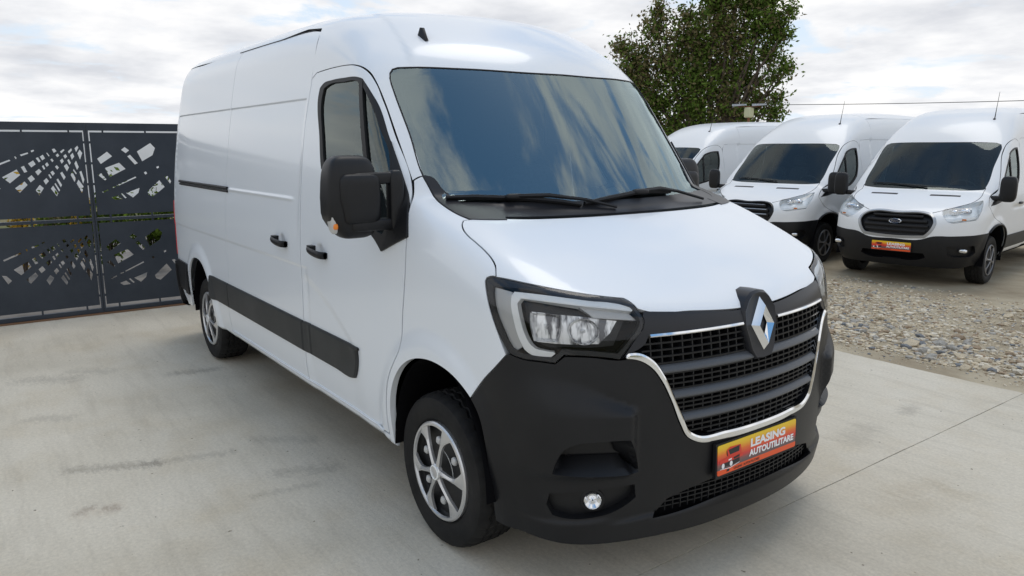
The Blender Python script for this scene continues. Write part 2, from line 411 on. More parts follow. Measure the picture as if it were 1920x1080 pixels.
SATIN = mat('satin_dark_plastic', (.020,.021,.025), .33, spec=.4)
BAR = mat('grille_bar_grey', (.075,.08,.088), .33, spec=.5)
DEEP = mat('matt_black', (.004,.004,.005), .9, spec=.1)
GAPB = mat('seal_rubber', (.006,.006,.007), .55)
CHROME = mat('chrome', (.86,.87,.88), .06, 1.0)
SILV2 = mat('light_silver', (.36,.37,.38), .3, .3, coat=.5)
HUB2 = mat('dull_wheel_silver', (.22,.22,.23), .35, .6)
BOWL = mat('bowl_painted_glints', (.80,.81,.82), .2, .25, coat=.8); noise_col(BOWL, (.10,.10,.11), (1.0,1.0,1.0), 34, 3, stretch=(1,1,.25), lo=.40, hi=.56)  # streaky reflector highlights painted into the colour as light and dark stripes
SILVER = mat('silver_paint', (.62,.62,.62), .30, .7, coat=.3)
RUBBER = mat('tyre_rubber', (.016,.016,.017), .7, spec=.3); noise_col(RUBBER, (.007,.007,.0075), (.018,.0175,.017), 6.0, 8, bump=.1, bscale=160)
BRIGHT = mat('reflector', (.8,.81,.82), .12, .9)
LAMPW = mat('white_light_guide', (.97,.98,.96), .3, coat=.4)
LAMPG = mat('grey_lamp_plastic', (.52,.52,.51), .32, .1)
AMBER = mat('amber_plastic', (.85,.25,.03), .3)
RED = mat('red_lamp', (.5,.02,.03), .2, coat=.5)
DASH = mat('dash_plastic', (.035,.037,.04), .65); SEAT = mat('seat_fabric', (.022,.023,.026), .9); noise_col(SEAT, (.016,.017,.02), (.034,.035,.04), 40, 4)
BULK = mat('bulkhead_grey', (.07,.075,.08), .7)
def glass(name, tint, gloss=1.0, ior=1.75):
    m = bpy.data.materials.new(name); m.use_nodes = True; t = m.node_tree; t.nodes.clear(); o = N(t, 'ShaderNodeOutputMaterial')
    tr = N(t, 'ShaderNodeBsdfTransparent'); tr.inputs[0].default_value = (*tint, 1); gl = N(t, 'ShaderNodeBsdfGlossy'); gl.inputs['Roughness'].default_value = 0.0; gl.inputs[0].default_value = (*gloss, 1) if isinstance(gloss, tuple) else (gloss,)*3+(1,)
    fr = N(t, 'ShaderNodeFresnel'); fr.inputs[0].default_value = ior; mx = N(t, 'ShaderNodeMixShader')
    t.links.new(fr.outputs[0], mx.inputs[0]); t.links.new(tr.outputs[0], mx.inputs[1]); t.links.new(gl.outputs[0], mx.inputs[2]); t.links.new(mx.outputs[0], o.inputs[0]); return m
GLASS = glass('windscreen_glass', (.90,.97,.95), (.80,.97,1.0), 2.8); GLASS_S = glass('side_glass', (.80,.92,.88), (.9,1.0,.97), 1.8); GLASS_T = glass('van_windscreen_glass', (.55,.66,.66), (.85,.97,1.0), 1.5); LENS = glass('headlight_lens', (.97,.98,.99), .9, 1.4)
FRIT = mat('ceramic_frit', (.010,.010,.012), .4)

# ------------------------------------------------------------- ground
def noise2(x, y, s=1.0, seed=0):
    r = np.random.default_rng(seed); v = np.zeros_like(x)
    for k in range(7):
        f = s*1.7**k; a, b, c = r.uniform(0, 6.28, 3); v += np.sin(x*f*cos(a)+y*f*sin(a)+b)*np.cos(x*f*sin(c)-y*f*cos(c)+a)/1.5**k
    return v/2
GR = -.19
def gz(x, y):
    """height of the rough ground: drops gently from the slab edge to where the vans stand"""
    x = np.asarray(x, float); y = np.asarray(y, float)
    z = -.015 - (-.015-GR)*sstep(3.5, 6.8, y)
    z = z - .08*sstep(-5.8, -7.6, x)*sstep(5, 7.5, y)
    return z + .018*noise2(x, y, 1.3, 3)*sstep(3.6, 4.2, y)*sstep(8.2, 7.2, y)
EARTH = mat('dry_earth', (.2,.17,.13), .95, spec=.15)
noise_col(EARTH, (.27,.22,.15), (.47,.41,.30), 1.6, 12, bump=.7, bscale=45, lo=.3, hi=.7)
FIELD = mat('field_ground', (.15,.14,.07), .95, spec=.1); noise_col(FIELD, (.10,.12,.045), (.24,.20,.12), .35, 10, bump=.5, bscale=12)
g = Mesh()
xs = np.concatenate([[-900,-300,-120,-60,-35,-24], np.arange(-18, 8.01, .25), [12,20,40,120,300,900]]); ys = np.concatenate([np.arange(3.44, 12.01, .2), [14,18,25,40,80,200,900]])
X, Y = np.meshgrid(xs, ys, indexing='ij'); Z = gz(X, Y); V = np.stack([X, Y, Z], -1).reshape(-1, 3); nx, ny = len(xs), len(ys)
g.add(V, [(i*ny+j, (i+1)*ny+j, (i+1)*ny+j+1, i*ny+j+1) for i in range(nx-1) for j in range(ny-1)])
g.build('gravel_yard', EARTH, None, 60, 'structure')
g = Mesh(); g.add([(-900,-900,-.06),(900,-900,-.06),(900,3.46,-.06),(-900,3.46,-.06)], [(0,1,2,3)]); g.build('field', FIELD, None, None, 'structure')

CONC = mat('concrete', (.42,.40,.36), .82, spec=.3)
t = CONC.node_tree; b = t.nodes['Principled BSDF']; c = N(t, 'ShaderNodeTexCoord'); P0 = N(t, 'ShaderNodeNewGeometry').outputs['Position']
def tn(scale, detail=8.0, stretch=None, rough=.6, loc=None):
    n = N(t, 'ShaderNodeTexNoise', Scale=scale, Detail=detail, Roughness=rough); src = P0
    if stretch or loc:
        mpn = N(t, 'ShaderNodeMapping')
        if stretch: mpn.inputs['Scale'].default_value = stretch
        if loc: mpn.inputs['Location'].default_value = loc
        t.links.new(src, mpn.inputs[0]); src = mpn.outputs[0]
    t.links.new(src, n.inputs['Vector']); return n.outputs[0]
base = ramp(t, tn(.55, 9.0), [(.32, (.50,.452,.36)), (.5, (.60,.55,.45)), (.68, (.665,.615,.515))])
def mulc(a, fac, col, blend='MULTIPLY'):
    m = N(t, 'ShaderNodeMix', data_type='RGBA'); m.blend_type = blend
    t.links.new(fac, m.inputs[0]) if not isinstance(fac, float) else setattr(m.inputs[0], 'default_value', fac)
    t.links.new(a, m.inputs[6])
    if isinstance(col, tuple): m.inputs[7].default_value = (*col, 1)
    else: t.links.new(col, m.inputs[7])
    return m.outputs[2]
streak = ramp(t, tn(3.2, 10.0, (.35, 2.6, 1), .7), [(.50, (0,0,0)), (.75, (.8,.8,.8))])
base = mulc(base, streak, (.80,.79,.78))
fine = ramp(t, tn(55, 6.0, None, .75), [(.3, (.84,.84,.84)), (.7, (1.12,1.12,1.12))]); base = mulc(base, 1.0, fine)
blot = ramp(t, tn(1.7, 6.0, None, .6, (4,9,0)), [(.5, (0,0,0)), (.75, (.6,.6,.6))]); base = mulc(base, blot, (.86,.80,.70))
spk = ramp(t, tn(26, 2.0, None, .5, (1,5,0)), [(.735, (0,0,0)), (.76, (1,1,1))]); base = mulc(base, spk, (.35,.33,.30))
sepg = N(t, 'ShaderNodeSeparateXYZ'); t.links.new(P0, sepg.inputs[0])
TXA = tn(19, 12.0, (.7,1.5,1), .82)
def stain(x0, y0, x1, y1, w, dens, col=(.38,.37,.37), sc=14, th=.5):
    """worn mark along a segment, broken up by noise"""
    dx, dy = x1-x0, y1-y0; L2 = dx*dx+dy*dy
    px = M(t, 'SUBTRACT', sepg.outputs[0], x0); py = M(t, 'SUBTRACT', sepg.outputs[1], y0)
    u = M(t, 'DIVIDE', M(t, 'ADD', M(t, 'MULTIPLY', px, dx), M(t, 'MULTIPLY', py, dy)), L2, None, True)
    ex = M(t, 'SUBTRACT', px, M(t, 'MULTIPLY', u, dx)); ey = M(t, 'SUBTRACT', py, M(t, 'MULTIPLY', u, dy))
    d = M(t, 'SQRT', M(t, 'ADD', M(t, 'MULTIPLY', ex, ex), M(t, 'MULTIPLY', ey, ey)))
    k = M(t, 'SUBTRACT', 1.0, M(t, 'DIVIDE', d, w*2.3), None, True)
    tx_ = M(t, 'MULTIPLY', M(t, 'SUBTRACT', M(t, 'ADD', TXA, M(t, 'MULTIPLY', k, .22)), .56), 6.0, None, True)
    k2 = M(t, 'MULTIPLY', M(t, 'MULTIPLY', M(t, 'MULTIPLY', k, 2.0, None, True), tx_), min(1.0, dens*.85))
    return k2, col
for args in [(-1.86,-2.21,-1.68,-1.83,.05,.55), (-1.70,-1.85,-1.60,-1.45,.04,.35), (-1.27,-2.24,-1.30,-2.20,.03,.5,(.45,.42,.42)), (-1.26,-2.13,-1.22,-2.10,.03,.5,(.45,.42,.42)), (-1.26,-2.22,-1.24,-2.09,.05,.35,(.80,.68,.62)),
             (-3.90,-2.30,-3.74,-2.0,.09,.4), (-3.95,-1.95,-3.8,-1.75,.07,.3), (-3.42,-1.35,-3.36,-1.05,.055,.5), (-2.9,-2.3,-2.8,-2.15,.06,.35), (-1.15,-1.32,-1.05,-1.05,.05,.4), (-1.7,-1.25,-1.5,-1.0,.05,.3),
             (.95,1.15,1.02,1.4,.07,.3,(.7,.62,.5)), (.4,2.35,.36,2.5,.05,.45), (1.02,.9,1.1,1.1,.08,.25,(.7,.62,.5)), (.45,1.6,.4,1.9,.08,.25), (-.95,-1.5,-.9,-1.2,.03,.3), (.2,-1.9,.35,-1.6,.08,.2)]:
    k, col = stain(*args); base = mulc(base, k, col)
t.links.new(base, b.inputs['Base Color'])
bp = N(t, 'ShaderNodeBump', Strength=.32, Distance=.004); hh = M(t, 'ADD', tn(120, 4.0), M(t, 'MULTIPLY', tn(9, 8.0, (.4,3,1)), 1.4)); t.links.new(hh, bp.inputs['Height']); t.links.new(bp.outputs[0], b.inputs['Normal'])
pav = bpy.data.objects.new('concrete_pavement', None); COL.objects.link(pav); pav['kind'] = 'structure'
def slab(x0, x1, y0, y1):
    """one cast slab with slightly ragged edges"""
    r = random.Random(int(x0*10+y0*100)); P = []
    def edge(ax, ay, bx, by, amp):
        n = max(2, int(math.hypot(bx-ax, by-ay)/.05)); nxm, nym = (by-ay), -(bx-ax); L = math.hypot(nxm, nym); w = 0
        for i in range(n): w = w*.7 + r.uniform(-amp, amp); P.append((ax+(bx-ax)*i/n + nxm/L*w, ay+(by-ay)*i/n + nym/L*w))
    edge(x0,y0,x1,y0,.001); edge(x1,y0,x1,y1,.0012); edge(x1,y1,x0,y1,.007 if y1 > 3 else .001); edge(x0,y1,x0,y0,.0012)
    m = Mesh(); n = len(P); m.add([(x,y,0) for x,y in P]+[(x,y,-.13) for x,y in P], [tuple(range(n))]+[(i, i+n, (i+1)%n+n, (i+1)%n) for i in range(n)])
    m.build('slab', CONC, pav, None)
slab(-6.30, .697, -14, 3.42); slab(.702, 7.0, -14, 3.42); slab(7.005, 13.5, -14, 3.42)

# stones of the gravel yard: the largest as stones, the rest as one mass
STONE = [mat('stone_%s' % n, c, .85, spec=.3) for n, c in (('buff', (.54,.46,.33)), ('grey', (.38,.36,.32)), ('pale', (.62,.59,.52)), ('brown', (.33,.25,.17)), ('slate', (.17,.18,.19)))]
for m_, c_ in zip(STONE, ((.54,.46,.33),(.38,.36,.32),(.64,.58,.47),(.33,.25,.17),(.19,.20,.21))): noise_col(m_, tuple(x*.75 for x in c_), tuple(min(1,x*1.2) for x in c_), 18, 8, bump=.4, bscale=60)
def rock(seed):
    r = np.random.default_rng(seed); bm = bmesh.new(); bmesh.ops.create_icosphere(bm, subdivisions=1, radius=.5)
    for v in bm.verts: v.co *= 1 + r.uniform(-.28, .22)
    v = np.array([tuple(q.co) for q in bm.verts]); bm.verts.ensure_lookup_table(); f = [tuple(q.index for q in fc.verts) for fc in bm.faces]; bm.free(); v[:,2] *= .62; v[:,0] *= r.uniform(.9, 1.4); return v, f
ROCKS = [rock(k) for k in range(8)]
camx, camy = 2.66, -2.544
def scatter_density(x, y): return sstep(3.42, 3.9, y)*(1-.75*sstep(7.0, 7.7, y))*(.30+.70*np.clip(noise2(x, y, 1.1, 9)+.6, 0, 1))
small = Mesh(); sv, sf, sm = [], [], []
nst = 19000; px = rng.uniform(-3.4, 3.6, nst*2); py = 3.46 + rng.random(nst*2)**1.25*4.6
keep = rng.random(len(px)) < scatter_density(px, py); px, py = px[keep][:nst], py[keep][:nst]
sizes = np.exp(rng.normal(-3.72, .45, len(px))); band_big = np.exp(-((py-4.75)/.75)**2); sizes *= 1 + .75*band_big*(rng.random(len(px)) < .35); sizes *= np.where(py < 3.75, .55, 1); sizes = np.clip(sizes, .01, .12)
pz = gz(px, py); order = np.argsort(-sizes/np.hypot(px-camx, py-camy)); big = set(order[:260].tolist()); ofs = 0
MESHC = {}
yard = bpy.data.objects['gravel_yard']
for i in range(len(px)):
    k = int(rng.integers(8)); mi = int(rng.choice(5, p=[.40,.16,.22,.18,.04])); v, f = ROCKS[k]; a = rng.uniform(0, 6.28); s_ = sizes[i]
    if i in big:
        if (k, mi) not in MESHC:
            me = bpy.data.meshes.new('stone'); me.from_pydata(v.tolist(), [], f); me.materials.append(STONE[mi]); MESHC[(k, mi)] = me
        o = bpy.data.objects.new('stone', MESHC[(k, mi)]); COL.objects.link(o); o.parent = yard; o.location = (px[i], py[i], pz[i]+s_*.12); o.rotation_euler = (rng.uniform(-.3,.3), rng.uniform(-.3,.3), a); o.scale = (s_, s_, s_)
    else:
        ca, sa = cos(a), sin(a); w = np.stack([v[:,0]*ca-v[:,1]*sa, v[:,0]*sa+v[:,1]*ca, v[:,2]], 1)*s_ + (px[i], py[i], pz[i]+s_*.1)
        sv.append(w); sf.append(np.array(f)+ofs); sm += [mi]*len(f); ofs += len(w)
me = bpy.data.meshes.new('gravel'); SV = np.concatenate(sv); SF = np.concatenate(sf); me.from_pydata(SV.tolist(), [], SF.tolist())
for m_ in STONE: me.materials.append(m_)
me.polygons.foreach_set('material_index', sm); o = bpy.data.objects.new('gravel', me); COL.objects.link(o); o['kind'] = 'stuff'
tag(o, 'crushed stone and gravel spread between the slab edge and the parked vans', 'gravel')

# ------------------------------------------------------------- the white van in front
van = thing('cargo_van', 'large white cargo van with black bumper and diamond emblem, parked nearest on the concrete', 'van')
SM = Map(F_van, 'side'); TM = Map(F_van, 'top'); CABM = Map(F_van, 'sph', (-2.2,0,1.5)); HOODM = Map(F_van, 'sph', (-.4,0,.6))
FENM = Map(F_van, 'sph', (-.1,-.35,.9)); BUM = Map(F_van, 'sph', (-.1,0,.65)); HLM = Map(F_van, 'sph', (0,-.3,.8)); REARM = Map(F_van, 'sph', (-3.9,0,1.4), pi)
def S3(x, z): return tuple(SM.p3([(x, z)])[0][0])
def T3(x, y): return tuple(TM.p3([(x, y)])[0][0])
def both(name, M_, mats, parent=van, **k): M_.build(name, mats, parent, **k); return M_.mirrored().build(name, mats, parent, **k)
DOOR_TOP = [(-1.341,-.91,2.127),(-1.213,-.908,2.134),(-1.069,-.908,2.137),(-.96,-.907,2.136),(-.878,-.902,2.130),(-.797,-.895,2.112),(-.723,-.89,2.079),(-.66,-.892,2.03),(-.584,-.893,1.943),(-.465,-.899,1.788),(-.314,-.906,1.587)]
DOOR_FRONT = [(-.314,-.906,1.587),(-.26,-.949,1.488),(-.205,-1.0,1.37),(-.195,-1.02,1.25),(-.204,-1.027,1.127),(-.222,-1.03,1.0),(-.232,-1.031,.90),(-.240,-1.04,.846),(-.275,-1.045,.79),(-.325,-1.049,.72),(-.355,-1.049,.66),(-.375,-1.045,.58),(-.388,-1.03,.48),(-.392,-1.02,.398)]
SLF = [(-1.398,-.916,2.10),(-1.413,-.954,1.887),(-1.412,-.993,1.618),(-1.402,-1.023,1.321),(-1.402,-1.034,1.089),(-1.406,-1.042,.788),(-1.41,-1.029,.60),(-1.425,-1.0,.47),(-1.43,-1.0,.398)]
SLF_TOP = [(-1.502,-.80,2.384),(-1.44,-.845,2.32),(-1.405,-.883,2.244)]
ROWS = [1.974,1.980,1.985,1.990,1.995,2.0,2.006, 1.40,1.41,1.418,1.424,1.430,1.435,1.440,1.445,1.450,1.456,1.462,1.47, 1.055,1.062,1.069,1.075,1.081,1.088,1.095]
# painted cab shell (roof front, header, windscreen pillars)
WS = [(-.362,0,2.094),(-.382,-.18,2.091),(-.489,-.515,2.101),(-.626,-.759,2.105),(-.645,-.79,2.104),(-.655,-.812,2.095),(-.648,-.83,2.076),(-.631,-.84,2.05),(-.587,-.845,1.991),(-.429,-.852,1.788),(-.298,-.863,1.607),(-.253,-.857,1.555),(-.204,-.857,1.512),(-.096,-.867,1.478),(.006,-.857,1.448),(.054,-.843,1.436)]
shell = [(-1.72,0,2.49),T3(-1.72,-.4),T3(-1.72,-.79)] + SLF_TOP + [(-1.398,-.916,2.10)] + DOOR_TOP + [(-.308,-.886,1.6),(-.298,-.863,1.607)] + WS[:10][::-1]
m = panel(CABM, shell, .022, 0, inset=0, lip=0, corner=20); both('cab_shell', m, WHITE)
# the B-pillar strip under the roof, beside the cab door
m = panel(TM, [T3(-1.72,0), T3(-1.72,-.4), T3(-1.72,-.79), T3(-2.09,-.812), T3(-2.9,-.818), T3(-3.6,-.818), T3(-4.45,-.79), T3(-4.45,-.4), T3(-4.45,0)], .05, 0, inset=0, lip=0, corner=10); both('roof', m, WHITE)
gut = Mesh(); pts = [tuple(np.array(TM.p3([(x, -.806-.012*min(1,(-1.50-x)/.6))], .001)[0][0])) for x in np.linspace(-1.50, -2.93, 40)]; gut.tube(pts, .003, 6); both('roof_gutter', gut, GAPB)
ARCH_F = [(-.345,.345),(-.347,.45),(-.341,.55),(-.316,.64),(-.25,.742),(-.15,.815),(-.036,.848),(.08,.850),(.19,.825),(.299,.761)]
ARCH_R = [(-3.30,.345),(-3.305,.45),(-3.32,.58),(-3.36,.68),(-3.44,.775),(-3.55,.835),(-3.68,.852),(-3.80,.835),(-3.90,.775),(-3.965,.68),(-3.985,.58),(-3.99,.5)]
RAIL = [T3(x, -.812 if x > -2.95 else -.818) for x in (-1.545,-2.0,-2.5,-2.86)]
slide = [(-1.46,-.83,2.362)] + SLF_TOP[1:] + SLF + [S3(-2.93,.398), S3(-2.93,.573), S3(-2.868,.771), S3(-2.86,1.09), S3(-2.856,1.44), S3(-2.856,1.74), S3(-2.856,2.06), S3(-2.86,2.30), RAIL[3]] + RAIL[:3][::-1]
m = panel(SM, slide, .024, 0, rows=ROWS, corner=25, inset=.004, lip=.03); both('sliding_door', m, WHITE)
seam = [T3(x, -.818) for x in (-3.2,-3.6,-4.0)] + [T3(-4.2,-.808), T3(-4.45,-.79)]
quarter = [S3(-2.93,.345), S3(-2.93,.573), S3(-2.868,.771), S3(-2.86,1.09), S3(-2.856,1.44), S3(-2.856,1.74), S3(-2.856,2.06), S3(-2.86,2.30), RAIL[3]] + seam + [S3(-4.45,z) for z in (2.2,1.9,1.5,1.1,.8,.5)] + [S3(x,z) for x,z in ARCH_R[::-1]]
m = panel(SM, quarter, .026, 0, rows=ROWS, corner=25, inset=.0012); both('rear_side_panel', m, WHITE)
loop = [S3(-4.45,z) for z in (.5,.8,1.1,1.5,1.9,2.2)] + [T3(-4.45,-.79),T3(-4.45,-.4),T3(-4.45,0)]
loop = loop + [(p[0],-p[1],p[2]) for p in loop[::-1][1:]]
m = panel(REARM, loop, .05, 0, inset=0, lip=0, corner=20); m.build('rear_doors', WHITE, van)
sill = [S3(-.345,.345), S3(-.345,.393), S3(-1.42,.393), S3(-2.93,.393), S3(-3.30,.393), S3(-3.30,.345)]
m = panel(SM, [S3(-.347,.345),S3(-.394,.393),S3(-2.927,.393),S3(-2.927,.345)], .03, 0, inset=.001, smooth=False); both('sill', m, WHITE)
m = Mesh(); m.tube([tuple(np.array(S3(x,.398)) + (0,-.003,0)) for x in np.linspace(-.45,-2.9,30)], .006, 6); both('sill_moulding', m, WHITE)
WIN = [(-1.272,2.016),(-1.266,2.041),(-1.232,2.060),(-1.121,2.072),(-.968,2.073),(-.813,2.066),(-.762,2.055),(-.725,2.033),(-.624,1.954),(-.477,1.772),(-.368,1.628),(-.30,1.536),(-.268,1.492),(-.22,1.427),(-.191,1.353),(-.419,1.265),(-.484,1.312),(-.746,1.385),(-1.06,1.511),(-1.142,1.624),(-1.196,1.778)]
WIN3 = [S3(x,z) for x,z in WIN]
door = DOOR_TOP[:-1] + DOOR_FRONT + [(-.8,-1.0,.398)] + SLF[::-1][:-1] + [(-1.38,-.93,2.03)]
m = panel(SM, door, .024, 0, holes=[WIN3], rows=ROWS[19:], corner=25, inset=.0045, lip=.03, hinset=0); both('front_door', m, WHITE)
m = panel(SM, [S3(-1.40,2.10),S3(-1.341,2.127),S3(-1.375,2.02),S3(-1.408,1.90),S3(-1.41,1.80),S3(-1.425,1.80),S3(-1.42,2.0)], .02, -.002, inset=0, lip=0, smooth=False); both('pillar_panel', m, WHITE)
# window: rubber frame, quarter light bar, glass, mirror sail
GL = [(-1.219,2.002),(-1.209,2.035),(-1.151,2.050),(-.971,2.053),(-.813,2.046),(-.768,2.031),(-.65,1.943),(-.528,1.806),(-.442,1.698),(-.40,1.604),(-.368,1.394),(-.411,1.342),(-.495,1.359),(-.758,1.415),(-.992,1.501),(-1.095,1.625),(-1.156,1.778)]
fr = panel(SM, WIN3, .03, .001, inset=.001, lip=.02, holes=[[S3(x,z) for x,z in GL]], hinset=0)
both('window_frame', fr, GAPB)
gl = panel(SM, [S3(x,z) for x,z in GL], .05, -.008, inset=-.006, lip=0); both('side_window', gl, GLASS_S)
dv = panel(SM, [S3(x,z) for x,z in [(-.785,2.052),(-.752,2.052),(-.600,1.68),(-.565,1.60),(-.49,1.355),(-.512,1.352),(-.60,1.60),(-.638,1.68)]], .04, .003, lip=.012, inset=0); both('window_divider', dv, GAPB)
sail = panel(SM, [S3(x,z) for x,z in [(-.467,1.760),(-.290,1.522),(-.205,1.40),(-.186,1.352),(-.407,1.266),(-.379,1.31),(-.343,1.385),(-.336,1.444),(-.399,1.633)]], .03, .010, lip=.012, inset=0, chamfer=.003, corner=25); both('mirror_sail', sail, BLACKP)
# windscreen and its black border
def sym(P): return list(P) + [(p[0],-p[1],p[2]) for p in P[::-1] if abs(p[1]) > 1e-6]
ws = WS + [(.137,-.577,1.429),(.177,-.309,1.426),(.189,0,1.426)]
wsl = ws + [(p[0],-p[1],p[2]) for p in ws[::-1][1:-1]]
m = panel(CABM, wsl, .04, -.003, inset=.004, lip=0, corner=30); m.build('windscreen', GLASS, van)
WSI = [(-.283,0,1.973),(-.301,-.232,1.975),(-.325,-.269,1.995),(-.377,-.311,2.046),(-.416,-.411,2.056),(-.488,-.577,2.061),(-.595,-.762,2.066),(-.608,-.784,2.062),(-.602,-.796,2.045),(-.564,-.804,1.991),(-.466,-.819,1.857),(-.284,-.822,1.625),(-.224,-.812,1.551),(-.187,-.79,1.520),(-.089,-.641,1.510),(-.006,-.466,1.507),(.054,-.272,1.507),(.07,0,1.507)]
wil = WSI + [(p[0],-p[1],p[2]) for p in WSI[::-1][1:-1]]
m = panel(CABM, wsl, .035, -.007, inset=0, lip=0, corner=30, holes=[wil], hinset=0); m.build('windscreen_border', FRIT, van)
rub = Mesh(); L = smooth_line(WS, False, .03, 30); q = inset_poly(CABM.uv(L), 0); rub.tube([tuple(p) for p in CABM.p3(q, -.002)[0]], .0042, 5); both('windscreen_seal', rub, GAPB)
# front wing
SHUT = [(.384,-.946,1.250),(.373,-.939,1.264),(.35,-.925,1.288),(.318,-.917,1.308),(.269,-.913,1.332),(.20,-.912,1.360),(.136,-.911,1.384),(.095,-.904,1.403),(.062,-.888,1.421),(.045,-.871,1.432)]
FHL = [(.299,-1.013,.761),(.355,-.992,.844),(.431,-.982,.918),(.481,-.968,.973),(.443,-.976,1.046),(.393,-.981,1.139),(.344,-.967,1.232),(.345,-.961,1.244),(.358,-.955,1.250),(.384,-.946,1.250)]
COWL = [(-.298,-.863,1.607),(-.253,-.855,1.555),(-.204,-.855,1.512),(-.096,-.867,1.478),(.006,-.857,1.448),(.054,-.843,1.436)]
fender = [(-.308,-.886,1.6)] + DOOR_FRONT + [S3(-.394,.345)] + [S3(x,z) for x,z in ARCH_F] + FHL[1:] + SHUT[1:] + COWL[::-1]
m = panel(FENM, fender, .022, 0, inset=.004, lip=.03, corner=30); both('front_wing', m, WHITE)
# wheel arch liners
def liner(cx, x0, x1, zt):
    m = Mesh(); n = 16; P = [(x0,.362)] + [(cx + (x1-x0)/2*cos(a), .36 + (zt-.36)*sin(a)) for a in np.linspace(pi, 0, n)] + [(x1,.362)]
    v = [(x,-1.015,z) for x,z in P] + [(x,-.60,z) for x,z in P]; k = len(P); m.add(v, [(i,i+1,i+1+k,i+k) for i in range(k-1)] + [tuple(range(k, 2*k))]); return m
both('wheel_arch_liner', liner(.03,-.35,.41,.86), DEEP); both('wheel_arch_liner', liner(-3.645,-3.99,-3.30,.86), DEEP)
# bonnet
HLT = [(.396,-.942,1.25),(.507,-.887,1.237),(.589,-.812,1.219),(.649,-.722,1.2),(.708,-.597,1.18),(.732,-.582,1.166),(.757,-.573,1.145)]
HB = [(.769,-.552,1.137),(.825,-.342,1.119),(.855,-.12,1.104)]
hood = [(.189,0,1.426),(.177,-.309,1.426),(.137,-.577,1.429),(.054,-.843,1.436)] + SHUT[::-1] + HLT + HB
hood = hood + [(p[0],-p[1],p[2]) for p in hood[::-1][:-1]]
m = panel(HOODM, hood, .03, 0, inset=.0028, lip=.02, corner=34); m.build('bonnet', WHITE, van)
und = panel(HOODM, hood, .08, -.045, inset=-.03, lip=0, corner=34); und.build('inner_front_frame', DEEP, van)
# bumper
CO = [(.77,-.656,.971),(.784,-.621,.969),(.798,-.588,.958),(.815,-.548,.929),(.83,-.511,.878),(.846,-.472,.798),(.86,-.431,.698),(.867,-.40,.645),(.875,-.359,.619),(.898,-.203,.602),(.908,0,.600)]
CI = [(.776,-.636,.99),(.791,-.596,.988),(.813,-.545,.958),(.831,-.504,.90),(.848,-.463,.809),(.862,-.42,.717),(.868,-.394,.668),(.875,-.36,.645),(.898,-.206,.633),(.908,0,.630)]
def sym(P): return list(P) + [(p[0],-p[1],p[2]) for p in P[::-1] if abs(p[1]) > 1e-6]
HLB = [(.493,-.964,.981),(.539,-.945,.969),(.611,-.898,.964),(.642,-.868,.96),(.662,-.842,.988),(.718,-.759,.983),(.767,-.664,.968)]
BOT = [(.41,-1.0,.25),(.50,-.98,.245),(.60,-.93,.24),(.68,-.84,.235),(.75,-.72,.235),(.82,-.52,.24),(.86,-.3,.245),(.885,0,.248)]
ARB = [(.299,-1.013,.761),(.345,-1.0,.70),(.375,-1.0,.62),(.395,-1.0,.5),(.405,-1.0,.38)]
top = [(.299,-1.013,.761),(.355,-.992,.844),(.431,-.982,.918),(.481,-.968,.973)] + HLB + CO[1:]
bump = sym(top)                                   # near arch -> centre -> far arch
lower = sym([p for p in ARB[1:]] + BOT)
bump = bump + lower[::-1]
STEP = [(.656,-.887,.546),(.672,-.878,.604),(.69,-.861,.645),(.718,-.828,.667),(.761,-.764,.675),(.816,-.65,.674),(.812,-.616,.61),(.809,-.595,.529)]
FOG = [(.631,-.881,.456),(.721,-.775,.469),(.802,-.606,.48),(.801,-.597,.425),(.763,-.676,.372),(.713,-.765,.353),(.665,-.83,.353),(.631,-.867,.365),(.618,-.885,.409)]
INT = sym([(.83,-.53,.328),(.84,-.466,.395),(.869,-.348,.424),(.888,-.228,.44),(.90,0,.445)]) 
INT = INT + sym([(.868,-.372,.335),(.893,-.2,.343),(.90,0,.347)])[::-1]
m = panel(BUM, bump, .019, 0, inset=.0025, lip=.03, holes=[STEP, mir(STEP), FOG, mir(FOG), INT], hinset=0, corner=30); m.build('front_bumper', BLACKP, van)
rec = Mesh(); band(BUM, STEP, [0,-.09], M_=rec); panel(BUM, STEP, .04, -.09, inset=-.001, lip=0, M_=rec); both('bumper_step', rec, BLACKP, smooth=30)
rec = Mesh(); band(BUM, FOG, [0,-.035], M_=rec); panel(BUM, FOG, .04, -.035, inset=-.001, lip=0, M_=rec); both('fog_lamp_surround', rec, BLACKP, smooth=30)
rec = Mesh(); band(BUM, INT, [0,-.06], M_=rec); panel(BUM, INT, .05, -.06, inset=-.03, lip=0, M_=rec); rec.build('lower_air_intake', DEEP, van)
def fx(y, z, off=0.0):
    y = np.atleast_1d(np.asarray(y, float)); z = np.broadcast_to(np.asarray(z, float), y.shape); FMP = Map(F_van, 'front'); p, n = FMP.p3(np.stack([y, z], 1)); return p[:,0] + off
def swept(M_, ys, z0, prof, off=0.0):
    """bar that follows the curved nose: prof = (dx, dz) loop"""
    X0 = fx(ys, z0, off); k = len(prof); v = []; f = []
    for y, x in zip(ys, X0):
        for dx, dz in prof: v.append((x+dx, y, z0+dz))
    for i in range(len(ys)-1):
        for j in range(k): j2 = (j+1) % k; f.append((i*k+j, i*k+j2, (i+1)*k+j2, (i+1)*k+j))
    f += [tuple(range(k))[::-1], tuple(range((len(ys)-1)*k, len(ys)*k))]; return M_.add(v, f)
mesh = Mesh()
for z in (.358,.378,.398,.418,.434):
    w = .50 - .10*max(0, (z-.36)/.075); swept(mesh, np.linspace(-w, w, 26), z, [(-.05,-.0025),(-.012,-.0025),(-.012,.0025),(-.05,.0025)])
